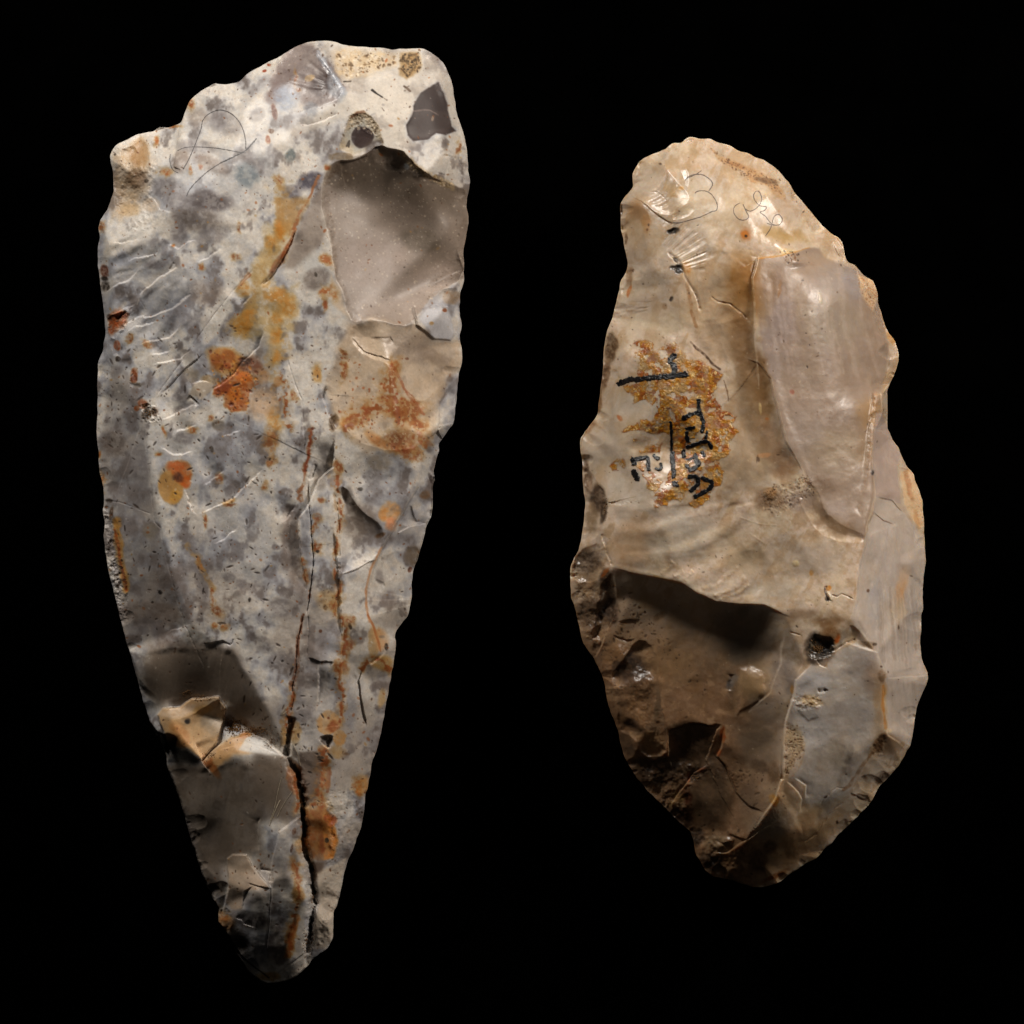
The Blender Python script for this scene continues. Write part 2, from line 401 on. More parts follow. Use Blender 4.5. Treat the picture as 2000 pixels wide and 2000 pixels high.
def marks(s, name, mat, parent, lines, widths, th, res=0.5, rag=0.5, seed=3, label=None):
    P = [T(l) for l in lines]; allp = np.vstack(P); w = max(widths)
    me = patch_mesh(s, name, allp[:, 0].min() - w, allp[:, 1].min() - w, allp[:, 0].max() + w, allp[:, 1].max() + w, res,
                    line_mask(P, widths, rag, seed), lambda X, Y, m: th)
    if me is None: return None
    o = link(name, me, mat, parent)
    if label: o['label'] = label
    return o

# ------------------------------------------------------------------ materials
def nodes(name):
    m = bpy.data.materials.new(name); m.use_nodes = True; nt = m.node_tree
    return m, nt, nt.nodes['Principled BSDF'], nt.nodes, nt.links
def flint_material(name, sss, tint, bump_s, spark, var, sc=0.0022):
    m, nt, b, N, L = nodes(name)
    a = N.new('ShaderNodeAttribute'); a.attribute_name = 'pigment'
    r = N.new('ShaderNodeAttribute'); r.attribute_name = 'rough'
    g = N.new('ShaderNodeAttribute'); g.attribute_name = 'grain'
    tc = N.new('ShaderNodeTexCoord')
    n1 = N.new('ShaderNodeTexNoise'); n1.inputs['Scale'].default_value = 1500; n1.inputs['Detail'].default_value = 4; n1.inputs['Roughness'].default_value = 0.65
    n2 = N.new('ShaderNodeTexNoise'); n2.inputs['Scale'].default_value = 330; n2.inputs['Detail'].default_value = 5; n2.inputs['Roughness'].default_value = 0.6
    n3 = N.new('ShaderNodeTexNoise'); n3.inputs['Scale'].default_value = 120; n3.inputs['Detail'].default_value = 3
    for n in (n1, n2, n3): L.new(tc.outputs['Object'], n.inputs['Vector'])
    mr = N.new('ShaderNodeMapRange'); mr.inputs['From Min'].default_value = 0.3; mr.inputs['From Max'].default_value = 0.7
    mr.inputs['To Min'].default_value = 1 - var; mr.inputs['To Max'].default_value = 1 + var * 0.8; L.new(n1.outputs['Fac'], mr.inputs['Value'])
    mr2 = N.new('ShaderNodeMapRange'); mr2.inputs['From Min'].default_value = 0.3; mr2.inputs['From Max'].default_value = 0.7
    mr2.inputs['To Min'].default_value = 0.92; mr2.inputs['To Max'].default_value = 1.06; L.new(n2.outputs['Fac'], mr2.inputs['Value'])
    mu = N.new('ShaderNodeMath'); mu.operation = 'MULTIPLY'; L.new(mr.outputs[0], mu.inputs[0]); L.new(mr2.outputs[0], mu.inputs[1])
    vm = N.new('ShaderNodeVectorMath'); vm.operation = 'SCALE'; L.new(a.outputs['Color'], vm.inputs[0]); L.new(mu.outputs[0], vm.inputs['Scale'])
    L.new(vm.outputs[0], b.inputs['Base Color'])
    rr = N.new('ShaderNodeMath'); rr.operation = 'MULTIPLY_ADD'; rr.inputs[1].default_value = 0.28; L.new(n2.outputs['Fac'], rr.inputs[0])
    ra = N.new('ShaderNodeMath'); ra.operation = 'SUBTRACT'; ra.inputs[1].default_value = 0.14; L.new(r.outputs['Fac'], ra.inputs[0]); L.new(ra.outputs[0], rr.inputs[2])
    L.new(rr.outputs[0], b.inputs['Roughness'])
    b.inputs['IOR'].default_value = 1.54
    b.inputs['Specular IOR Level'].default_value = spark
    b.inputs['Subsurface Weight'].default_value = sss; b.inputs['Subsurface Radius'].default_value = tint; b.inputs['Subsurface Scale'].default_value = sc
    ba = N.new('ShaderNodeMath'); ba.operation = 'MULTIPLY'; L.new(n1.outputs['Fac'], ba.inputs[0]); L.new(g.outputs['Fac'], ba.inputs[1])
    b2 = N.new('ShaderNodeMath'); b2.operation = 'MULTIPLY_ADD'; b2.inputs[1].default_value = 1.3; L.new(n2.outputs['Fac'], b2.inputs[0]); L.new(ba.outputs[0], b2.inputs[2])
    bp = N.new('ShaderNodeBump'); bp.inputs['Distance'].default_value = bump_s; bp.inputs['Strength'].default_value = 0.8
    L.new(b2.outputs[0], bp.inputs['Height']); L.new(bp.outputs[0], b.inputs['Normal'])
    return m
M_left = flint_material('patinated_flint', 0.15, (1, 0.75, 0.55), 0.00005, 0.5, 0.1)
M_right = flint_material('honey_flint', 0.5, (1, 0.62, 0.35), 0.00003, 0.55, 0.06, 0.003)
def simple(name, col, rough, spec=0.5, noise=0, dist=0.0001, alpha=1.0, metallic=0):
    m, nt, b, N, L = nodes(name)
    b.inputs['Roughness'].default_value = rough; b.inputs['Specular IOR Level'].default_value = spec; b.inputs['Alpha'].default_value = alpha
    b.inputs['Metallic'].default_value = metallic
    tc = N.new('ShaderNodeTexCoord'); n1 = N.new('ShaderNodeTexNoise'); n1.inputs['Scale'].default_value = noise or 800; n1.inputs['Detail'].default_value = 4
    L.new(tc.outputs['Object'], n1.inputs['Vector'])
    cr = N.new('ShaderNodeValToRGB'); c = srgb(col)
    cr.color_ramp.elements[0].position = 0.3; cr.color_ramp.elements[0].color = (*(c * 0.6), 1)
    cr.color_ramp.elements[1].position = 0.7; cr.color_ramp.elements[1].color = (*np.clip(c * 1.3, 0, 1), 1)
    L.new(n1.outputs['Fac'], cr.inputs[0]); L.new(cr.outputs[0], b.inputs['Base Color'])
    if dist:
        bp = N.new('ShaderNodeBump'); bp.inputs['Distance'].default_value = dist; L.new(n1.outputs['Fac'], bp.inputs['Height']); L.new(bp.outputs[0], b.inputs['Normal'])
    return m
M_pencil = simple('graphite', (74, 72, 72), 0.45, 0.5, 3000, 0.00003, alpha=0.62)
M_ink = simple('black_ink', (12, 13, 16), 0.22, 0.5, 1800, 0.0003)
M_soil = simple('soil', (118, 84, 44), 0.7, 0.4, 2500, 0.0001)
M_fibre = simple('fibre', (190, 175, 150), 0.5, 0.5, 900, 0, alpha=0.7)
M_bg = simple('black_velvet', (1, 1, 1), 1.0, 0.0, 60, 0)
# amber varnish, colour per point
M_varn, nt, b, N, L = nodes('amber_varnish')
a = N.new('ShaderNodeAttribute'); a.attribute_name = 'pigment'; L.new(a.outputs['Color'], b.inputs['Base Color'])
L.new(a.outputs['Alpha'], b.inputs['Alpha']); b.inputs['Roughness'].default_value = 0.3; b.inputs['Coat Weight'].default_value = 0.35; b.inputs['Coat Roughness'].default_value = 0.08
tc = N.new('ShaderNodeTexCoord'); n1 = N.new('ShaderNodeTexNoise'); n1.inputs['Scale'].default_value = 1400; n1.inputs['Detail'].default_value = 3
L.new(tc.outputs['Object'], n1.inputs['Vector']); bp = N.new('ShaderNodeBump'); bp.inputs['Distance'].default_value = 0.00035; L.new(n1.outputs['Fac'], bp.inputs['Height']); L.new(bp.outputs[0], b.inputs['Normal'])

# ------------------------------------------------------------------ the black board under the tools
me = mesh_from('board', np.array([[-0.6, -0.6, 0], [0.6, -0.6, 0], [0.6, 0.6, 0], [-0.6, 0.6, 0]], float), np.array([[0, 1, 2, 3]]))
o = link('black_backdrop', me, M_bg); o['kind'] = 'structure'

# pigments
WH = (210, 203, 193); CR = (204, 188, 168); BL = (152, 153, 160); DG = (100, 88, 80); SL = (120, 112, 110); GB = (128, 112, 100)
OC = (164, 120, 60); RU = (136, 64, 20); DR = (92, 44, 22); TN = (196, 166, 124); DK = (44, 34, 26); OR = (172, 88, 20); BR = (92, 74, 60)

STEP = 1.25
# ================================================================== LEFT TOOL
OUT_L = T('''A 155,1190 180,1120 230,1060 330,1020 400,980 470,955 570,945 625,900 720,905 830,865 840,855 870,760 900,680 920,640 980,590 1050,540
1110,512 1140,490 1165,486 1190,500 1260,498 1370,480 1400,460 1440,410 1500,375 1580,330 1660,285 1730,255 B 60,210 100,190 160,150 230,120
310,97 390,90 450,85 550,95 620,120 700,135 800,145 900,150 1000,155 1090,170 1200,160 1290,157 1390,160 1440,185 1500,230 1570,290 1600,340 1625,400
1645,460 1665,520 1670,600 1690,700 1700,790 1735,880 1755,930 1775,990 1790,1080 1800,1180 1805,1300 1825,1420 1822,1480 1800,1540 1790,1640 1805,1720 1812,1800
D 1800,0 1790,80 1770,200 1760,260 1770,320 1765,450 1775,490 1765,540 1735,620 1727,700 1727,830 1750,960 1725,1030 1725,1080 1745,1150 1752,1270 1740,1330
1720,1390 1705,1500 1702,1600 1690,1700 1680,1800 F 1660,50 1620,90 1570,165 1525,235 1535,290 1510,340 1500,400 1480,480 1490,560 1470,640 1470,800
1460,910 1440,950 1415,1000 1380,1150 1350,1250 1320,1340 1290,1430 1270,1560 1275,1670 1260,1740 1240,1840 H 1380,80 1320,160 1300,215 1320,250 1315,330
1290,480 1265,620 1225,850 1180,1100 1140,1280 1100,1370 1080,1480 1060,1580 1055,1640 1030,1700 I 1785,130 1760,280 1720,380 1680,500 1640,580 1600,720
1560,920 1530,1030 1500,1060 1500,1250 1495,1310 1470,1370 1440,1430 1370,1460 1350,1490 1290,1530 1275,1570 1200,1640 1140,1690 1060,1725 980,1735 890,1752
830,1740 760,1690 690,1640 650,1570 580,1480 530,1350 480,1260 420,1180 410,1110 420,1050 360,950 310,840 260,710 210,560 140,330 90,160
G 620,1720 560,1580 505,1430 505,1350 470,1270 390,1110 350,1030 300,880 240,660 190,470 130,280 100,170 E 220,1720 160,1480 120,1270 100,1100 110,960 92,850
105,790 105,720 90,600 65,500 50,400 60,340 40,220 35,100 C 45,1750 40,1450 50,1290 85,1210 105,1150 100,1120 120,1000 105,820 90,690 70,540 50,380
42,250 50,170 65,130 50,0 A 50,1860 75,1770 130,1690 170,1590 198,1510 195,1380 180,1270''')
sl = Stone(OUT_L, STEP, 3)
pts = [(245,330,34),(300,400,60),(480,210,66),(560,160,58),(640,120,60),(780,140,58),(800,230,82),(850,200,72),(870,300,66),(450,330,100),(560,330,110),(480,450,116),
 (560,280,104),(700,230,100),(880,450,64),(820,360,98),(760,700,104),(860,620,52),(780,830,104),(700,450,112),(720,600,112),
 (214,480,56),(222,560,58),(226,630,60),(300,480,84),(320,620,92),(400,600,110),(380,800,108),(450,950,118),(450,1100,116),(500,1220,114),
 (800,1000,54),(780,1100,44),(770,1180,40),(720,1330,46),(700,1420,44),(640,1300,114),(275,1300,44),(325,1370,54),(400,1395,58),(480,1415,72),(310,1430,40),
 (350,1440,60),(400,1490,72),(470,1470,90),(545,1470,98),(520,1600,90),(440,1600,56),(390,1600,36),(475,1700,56),(430,1720,32),
 (500,1740,74),(560,1700,90),(590,1600,98),(600,1750,86),(560,1850,56),(500,1850,36),(450,1800,24),(620,1500,94),(660,1500,84),(690,1500,48),(640,1600,90),(665,1640,66),(690,1600,30),(632,1720,74),(640,1800,44)]
rid = [[(205,700,22),(235,742,60),(272,795,86),(288,850,94),(300,930,98),(318,1030,102),(340,1130,104),(375,1220,106),(420,1250,108),(455,1275,112),(510,1360,112),(538,1415,110),(556,1445,106)],
       [(618,350,112),(590,440,120),(560,510,124),(515,565,126),(510,620,124),(535,700,124),(562,800,124),(594,860,126),(597,900,124),(612,990,124),(608,1100,122),(600,1180,118),(585,1240,116),(572,1330,112)],
       [(838,850,72),(817,940,76),(778,1017,84),(751,1064,88),(730,1110,92),(718,1151,94),(716,1185,94),(725,1215,90),(745,1275,66)],
       [(656,845,120),(648,930,118),(654,1010,118),(660,1120,120),(665,1200,116),(670,1280,108),(675,1350,100),(668,1400,96),(655,1470,94)],
       [(352,250,30),(344,320,72),(330,420,94),(300,480,84)] if 0 else [(354,255,34),(346,320,72),(332,410,92)],
       [(625,95,50),(650,145,78),(672,180,92),(645,215,96),(590,232,92)]]
sl.base(pts, rid, 4.5, 1.5)
X, Y = sl.X, sl.Y
sl.H += (vn(X, Y, 75, 4, 3) - 0.5) * 7 + (vn(X, Y, 22, 6, 3) - 0.5) * 1.6
# ---- relief
sl.smooth('B 1250,500 1500,400 1720,900 1400,1100 1180,1050', 18)
sl.smooth('G 100,350 600,300 1150,320 1400,760 1580,1180 1300,1100 1080,860 760,780 480,880 250,700', 16)
sl.smooth('G 520,1500 900,1420 1650,1400 1700,1932 I 900,300 700,520 480,600 440,900 200,500', 18, .8)
sl.scar('B 440,1440 500,1290 600,1240 700,1235 860,1180 1010,1110 1210,1150 1330,1290 1480,1390 1640,1450 1790,1490 1810,1700 1800,1932 D 1780,250 1765,500 1600,590 1440,700 1300,900 1180,960 900,880 720,930 660,800 640,640 560,500 530,250 490,60 B 470,1850 430,1650', 70, 66, (0.0, 0.03), 6)
sl.smooth('B 480,1500 600,1300 900,1220 1300,1350 1780,1540 D 1740,400 1500,560 1250,900 1150,920 750,900 660,760 560,450', 14, .9)
sl.step_('B 510,1280 600,1245 720,1235 860,1190 930,1110 1010,1105 1210,1145 1330,1290 1480,1390 1640,1450', 11, 30, 5, 1, 3)
sl.ripples('B 480,1500 900,1300 1300,1400 1790,1600 D 1760,400 1300,850 800,850 600,500', 700, 280, 58, 0.35)
sl.scar('D 1440,640 1600,590 1730,600 1720,1000 1660,1030 1640,860 1620,760 1450,760', 10, 8, (0, 0), 4)
sl.slab('D 1300,770 1420,780 1500,750 1625,770 1640,870 1685,1000 1640,1080 1500,1070 1330,950', 7, 3, 4)
sl.scar('D 720,950 900,890 1180,960 1300,930 1500,1070 1700,1090 1740,1250 1600,1480 1340,1700 1150,1430 1100,1320 850,1250 700,1100', 12, 26, (0.02, -0.02), 8)
sl.step_('D 1090,1320 1150,1420 1210,1530 1290,1640 1390,1790', 9, 22, 6, -1)
sl.scar('D 640,1120 1080,1320 1380,1790 1500,1932 F 1350,250 1100,300 750,200 600,0 D 450,1500', 7, 34, (0.03, -0.03), 10)
sl.step_('D 700,1050 850,1200 1080,1270 1130,1180', 3, 10, 10, 1); sl.step_('D 900,1060 1080,1050 1110,1130', 2.5, 8, 8, 1)
# dark translucent wells near the butt
sl.scar('B 1530,480 1560,560 1620,720 1650,900 1700,940 1600,985 1510,975 1430,1040 1290,1055 1230,990 1225,900 1290,800 1290,720 1360,590', 5, 6, (0, 0), 3)
sl.scar('B 700,800 850,780 960,900 1010,1050 1000,1100 850,1180 700,1200 600,1120 650,920', 11, 10, (0, 0), 5)
sl.bumps('B 700,800 850,780 960,900 1010,1050 900,1000 700,930 600,1100 650,920', 3.5, 1.6, 4, 4)
sl.scar('B 0,300 160,150 330,110 400,220 530,400 640,560 560,680 440,720 300,760 100,780 A 1640,560 1700,380', 12, 16, (0.04, 0.02), 12)
sl.flutes('B 0,300 160,150 330,110 530,400 440,600 100,500', 'B 640,560', 7, 5)
sl.step_('B 200,900 300,905 450,870 600,790', 4, 8, 5, -1)
sl.bumps('B 540,180 1150,180 1150,330 900,350 650,480 560,380', 5, 2.2, 8, 12)
sl.scar('B 1170,240 1340,200 1370,330 1240,450 1160,400', 6, 5, (0, 0), 5); sl.bumps('B 1170,240 1360,200 1370,350 1240,450 1160,400', 2.8, 2.2, 4, 6)
sl.bumps('B 1180,1180 1330,1290 1640,1450 1650,1480 1350,1360 1240,1230', 4, 1.4)
sl.groove('B 1570,1180 1690,1200 1760,1270', 5, 2.2, 4, DK)
sl.groove('B 1640,1200 1620,1330 1590,1370 1500,1340', 2, 1.2, 3, BR)
# left butt lobe
sl.step_('A 835,860 820,950 800,1150 780,1290 860,1330', 7, 26, 4, 1)
sl.scar('A 200,1150 500,1010 560,1250 560,1480 400,1700 200,1800 180,1500', 10, 18, (-0.05, 0), 14)
sl.scar('A 250,1130 400,1060 420,1180 300,1300', 6, 8, (0,0), 10)
sl.bumps('A 250,1200 600,1250 560,1700 250,1800 200,1450', 7, 3.0, 8, 16)
sl.bumps('A 100,1720 400,1650 700,1780 560,1900 150,1900', 9, 2.5)
# long flake scars running in from the left edge
for a, h, d in [('C 430,740 500,620 600,550 700,490 800,400 810,310', 12, 34), ('C 200,1010 380,900 560,860 740,810 850,750 950,640 1000,520', 11, 30),
                ('C 440,1150 600,1085 760,1060 840,990 870,880', 9, 30), ('C 310,260 340,350 420,320 520,300 620,280 660,190', 8, 18),
                ('C 150,160 300,180 480,150', 4, 14), ('C 650,1840 800,1790 1000,1690 1060,1640', 9, 20), ('C 110,640 230,560 360,520 470,420', 7, 16), ('C 300,1010 420,960 520,950 640,900', 7, 14), ('C 560,1330 700,1290 840,1270 960,1180', 7, 18), ('C 560,1240 640,1220 760,1180', 6, 14), ('E 760,180 820,110 930,90 1010,40', 7, 16), ('E 640,260 740,330 860,340 980,290', 6, 18), ('E 1040,620 1180,560 1290,470', 7, 18), ('C 700,200 820,230 900,180 1010,160', 5, 14), ('C 1000,380 1100,330 1230,230', 5, 16), ('A 560,1560 640,1700 760,1740', 6, 16), ('E 1150,1180 1290,1120 1420,1000', 5, 20), ('F 60,1000 150,900 210,760', 6, 18), ('G 500,180 640,150 760,80', 4, 16), ('C 130,835 260,810 380,770 430,720', 10, 14),
                ('E 990,910 1100,870 1300,770 1400,680 1530,560 1660,430', 9, 22), ('E 1230,160 1320,150 1430,90', 4, 14),
                ('C 690,1320 1000,1250 1100,1220', 0, 10), ('C 930,1600 985,1490 1150,1490', 5, 12), ('C 1410,800 1520,680', 5, 10), ('E 880,640 960,860 1010,910', 4, 12)]:
    if h: sl.step_(a, h * 1.1, d * 2.8, 12, -1, 2.2, .5)
sl.step_('C 930,1600 1000,1660 1030,1700', 8, 6, 2, 1)
sl.groove('C 760,800 850,740 945,645', 3, 1.6, 4, (80, 70, 62), 0.7, 1.1)
sl.groove('C 740,430 790,360', 2, 2, 4, (90, 76, 62), 0.6)
sl.ripples('C 150,100 700,60 800,300 500,450 180,500', 150, 300, 26, 1.2)
sl.ripples('C 250,700 900,500 1000,900 500,1300 250,1300', 130, 480, 34, 1.4)
sl.groove('C 580,1680 650,1560 880,1260 1000,1080 1180,830 1400,570 1560,400', 1.6, 1.0, 3, (118, 84, 58), 0.75, 1.1)
sl.step_('C 650,1600 870,1370 1080,1200', 3, 20, 3, 1)
sl.groove('C 1932,60 1880,180 1800,330 1730,450 1600,590', 5, 2.2, 2, (60, 28, 14), 0.9, 1.3)
sl.step_('C 1932,60 1880,180 1800,330 1730,450 1600,590', 7, 26, 2, -1)
sl.step_('C 1640,980 1590,1160 1530,1220 1440,1280 1380,1400 1280,1480 1150,1560', 7, 14, 7, 1)
sl.groove('E 500,60 530,300 560,600 600,960 660,1020 700,1250 740,1400 800,1640 890,1932 G 700,100 800,320 910,570', 2.0, 1.1, 2, (84, 54, 36), 0.8, 1.1)
sl.groove('E 110,760 250,775 400,825 580,890', 1.6, 0.9, 2, (84, 60, 44), 0.7)
sl.step_('E 470,50 350,400 200,770', 2.5, 16, 2, 1)
# left margin: chips and flank
for p, dd in [('C 60,380 160,370 190,500 170,620 80,600', 7), ('C 130,840 350,800 300,900 230,1080 160,1050', 13), ('C 150,1050 230,1080 280,1240 200,1240', 8),
              ('C 460,1700 560,1680 620,1800 520,1850', 8), ('E 110,700 200,900 260,1000 300,1500 340,1640 230,1600 150,1100', 6), ('E 90,850 180,950 330,1640 300,1932 200,1600', 9),
              ('C 360,1360 420,1380 450,1480 380,1470', 4), ('C 350,1480 470,1500 470,1540 360,1540', 5)]: sl.scar(p, dd, 6, (0, 0), 8)
sl.bumps('E 90,800 200,950 340,1640 320,1932 230,1800 120,1300', 9, 5, 4, 8)
sl.bumps('C 130,840 380,780 300,1000 160,1060', 6, 4.0, 6, 8)
sl.bumps('C 450,1700 620,1700 650,1860 480,1850', 4, 3.0)
# median cracks and the strip to their right
sl.step_('F 580,110 555,300 540,450 420,560 370,680 310,820 230,920 225,1100 250,1350 310,1640', 15, 46, 5, 1)
sl.groove('D 110,1250 170,1450 250,1650 270,1932 F 280,200 270,330', 1.6, 1.1, 2, (96, 66, 46), 0.7)
sl.groove('F 310,560 315,760 335,950 360,1250 350,1450 320,1700 290,1850', 7.0, 1.8, 5, (60, 42, 30), 0.85, 1.1)
sl.groove('F 380,420 350,540 300,560', 5, 3, 4, (62, 50, 44), 0.7)
sl.scar('F 540,680 650,620 800,850 1000,1000 1020,1120 950,1300 750,1400 610,1460 590,1200 580,900', 15, 12, (0.10, 0.0), 4)
sl.groove('F 550,680 575,800 590,1000 600,1300 605,1460', 7, 2.6, 2, (62, 46, 34), 0.7, 0.9)  # dark colour stands for the shadow along the hollow's left wall
sl.step_('F 610,1460 750,1420 860,1340 950,1320', 6, 10, 4, 1)
sl.step_('D 480,1500 430,1600 500,1800 560,1932 F 560,120', 8, 18, 3, -1)
# right flank facets
sl.step_('F 1400,200 1370,400 1340,630 1150,950 1020,1180 920,1400 860,1600 850,1700 870,1850 900,1920', 24, 60, 2, -1)
sl.step_('D 1640,1480 1530,1700 1530,1932 F 1540,80 1400,200', 14, 30, 4, -1)
sl.scar('F 1180,930 1270,780 1310,950 1380,960 1300,990 1190,1000', 16, 6, (0, 0), 2)
sl.step_('F 1130,1080 1250,1010 1420,980', 8, 10, 3, -1)
sl.scar('F 1000,1300 1170,1220 1180,1400 1060,1540 1040,1400', 5, 6, (0.1, 0), 3); sl.scar('F 920,1480 1040,1540 970,1650', 6, 6, (-.1, 0), 3)
sl.scar('F 1200,1200 1350,1200 1300,1400 1200,1330', 6, 8, (0, 0), 5)
sl.step_('H 1060,0 1120,120 1180,350 1090,470', 6, 10, 2, -1); sl.groove('H 1250,280 1190,380 1080,470', 6, 2.6, 2, DK, 0.6)
sl.step_('H 1010,500 980,620 1000,800 1040,1000 1050,1080', 10, 34, 3, 1)
sl.step_('H 830,60 820,200 810,400 830,700 820,880', 10, 30, 3, -1)
sl.step_('H 500,385 560,405 620,430 680,425 760,445', 5, 26, 9, 1, 3); sl.stroke('H 510,395 610,445 740,448', 1.8, (60, 46, 34), .35, 8, .5)  # the stroke paints the shadow below this step
sl.step_('H 600,470 592,560 600,650 580,780 575,900', 5, 30, 12, -1, 2, .4); sl.step_('F 540,1000 575,1150 600,1400 620,1700 630,1932 H 825,300', 9, 34, 4, 1, 2); sl.groove('H 500,0 510,150 490,380', 2, 1.4, 2, BR, 0.6)
sl.scar('H 590,1150 700,1120 750,1150 700,1270 650,1240', 12, 4, (0, 0), 4)
sl.blob('H', 920, 620, 50, 70, (66, 40, 22), 0.9, relief=-6)
# the butt of the lower plate: surface above falls away and the plate stands up like a ledge
sl.slab('G 430,950 480,890 640,870 760,790 1010,770 1080,880 1050,1000 990,1200 860,1370 1000,1230 1130,1160 1280,1120 1450,1180 1560,1270 1640,1340 1730,1470 1760,1700 I 1200,100 1215,400 1300,750 1320,950 1240,1450 1230,1700 900,1760 600,1650 350,1200 200,700 0,100 G 480,1400 520,1250', 13, 4, 4, 6)
sl.scar('G 1010,780 1080,880 1050,1000 990,1200 860,1370 700,1200 560,1000 760,950', 8, 14, (-0.1, 0.0), 5)
sl.step_('G 990,1290 1250,1200 1600,1320', 2, 6, 4, -1)
sl.step_('G 780,1200 860,1390 930,1500', 8, 24, 3, -1)
sl.groove('G 870,265 960,265 1050,240 1120,275 1160,220', 3, 1.1, 8, (50, 36, 26), 0.8, 1.2); sl.step_('G 870,265 960,265 1050,240 1120,275', 5, 26, 4, 1)  # groove colour paints the shadow under the notch edge
# cleft
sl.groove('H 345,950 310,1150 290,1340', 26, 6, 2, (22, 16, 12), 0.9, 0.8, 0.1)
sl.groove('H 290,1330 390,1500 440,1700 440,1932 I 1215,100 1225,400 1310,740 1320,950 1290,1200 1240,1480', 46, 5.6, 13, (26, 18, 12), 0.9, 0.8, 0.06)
sl.groove('H 385,0 400,-10', 0.1, 1)
sl.groove('H 460,0 400,250 385,560 350,680 370,760 330,960', 5, 1.8, 3, (60, 34, 20), 0.8, 1.1)
sl.step_('I 1500,100 1550,350 1500,560 1420,620', 8, 22, 4, -1)
sl.bumps('I 1450,0 1780,0 1760,280 1640,560 1530,1030 1500,1300 1350,1400 1400,900 1480,500', 20, 9.0, 6, 12); sl.bumps('H 700,1650 1050,1650 1000,1932 720,1932', 12, 5)
sl.bumps('I 1230,1400 1300,800 1340,900 1300,1500', 5, 5)
# toe plate
sl.slab('I 500,560 560,520 690,520 740,620 920,820 930,600 1000,300 1200,150 1310,800 1240,1450 900,1700 650,1500 420,1180 480,980 520,820', 8, 3, 3, 3)
sl.step_('I 640,1050 670,860 760,800', 4, 12, 3, 1); sl.groove('I 940,660 925,850 900,1180 870,1440', 2.4, 1.3, 2, (80, 66, 54), 0.7)
sl.step_('I 700,780 920,830', 4, 10, 3, 1); sl.groove('I 820,650 930,670 925,780', 6, 3, 3, DK, 0.6)
sl.step_('I 570,1120 640,1140 660,1180 770,1210', 5, 12, 3, -1)
sl.scar('I 420,1050 480,1000 560,1130 500,1250 420,1180', 6, 6); sl.step_('I 820,480 800,330 810,200 830,150', 5, 14, 6, -1)
sl.scar('I 980,1720 1100,1580 1280,1480 1280,1600 1100,1720', 8, 10, (0.1, 0), 5)
sl.step_('I 1240,0 1180,300 1200,500', 0.1, 5)
sl.retouch(90, 5, 1.5, 5.5, 4, 20); sl.hinges(0, 6, 1.2, 3, -35, 30, 40, 110)
# ---- pigment
U = X + .12 * Y; V_ = (Y - .12 * X) / 1.25; n1 = vn(U, V_, 62, 11, 4, 0.62); n2 = vn(U, V_, 26, 12, 4, 0.58); n3 = vn(X, Y, 9, 13, 3)
sl.C[:] = srgb(WH)
full = (slice(None), slice(None))
sl.mix(full, 0.4 * ss(0.45, 0.7, n3), CR); sl.mix(full, 0.35 * ss(0.4, 0.7, vn(X, Y, 5, 17, 3, .7)), (176, 168, 160))
sl.mix(full, 0.85 * ss(0.42, 0.64, 0.6 * n1 + 0.4 * n2) * (0.55 + 0.45 * ss(300, 480, Y + 0.2 * (500 - X))), BL)
sl.mix(full, 0.75 * ss(0.53, 0.7, 0.45 * n1 + 0.55 * n2), SL)
sl.mix(full, 0.5 * ss(0.6, 0.75, n2), DG)
sl.mix(full, 0.35 * ss(0.5, 0.7, vn(X, Y, 90, 15, 3)) * ss(900, 1200, Y), GB)  # browner towards the tip, part of it painted shade
sl.G[:] = 0.55; sl.R[:] = .52
sl.paint('B 430,90 1400,150 1640,450 1700,850 1250,1100 1000,1080 850,780 600,850 0,1100 A 1700,1000 1900,900 B 550,700 640,560', (206, 196, 182), 0.75, 12, 20, 0.2)
P_ = lambda *a, **k: sl.paint(*a, **k)
Bb = sl.blob
P_('C 200,1250 330,1400 470,1700 E 520,100 560,600 660,1020 740,1400 880,1932 300,1932 130,1200 60,300', (132, 122, 116), .6, 6, 14, .5, 26)
P_('A 200,1150 500,1010 580,1250 560,1480 400,1700 180,1800 180,1500', (178, 150, 116), 0.75, 14, 24, 0.3)
Bb('A', 440, 1160, 100, 130, (166, 122, 74), .7); Bb('A', 430, 1400, 110, 90, (104, 78, 54), .8); Bb('A', 350, 1680, 120, 60, (190, 160, 120), .7); Bb('A', 560, 1650, 80, 70, (206, 180, 150), .8)
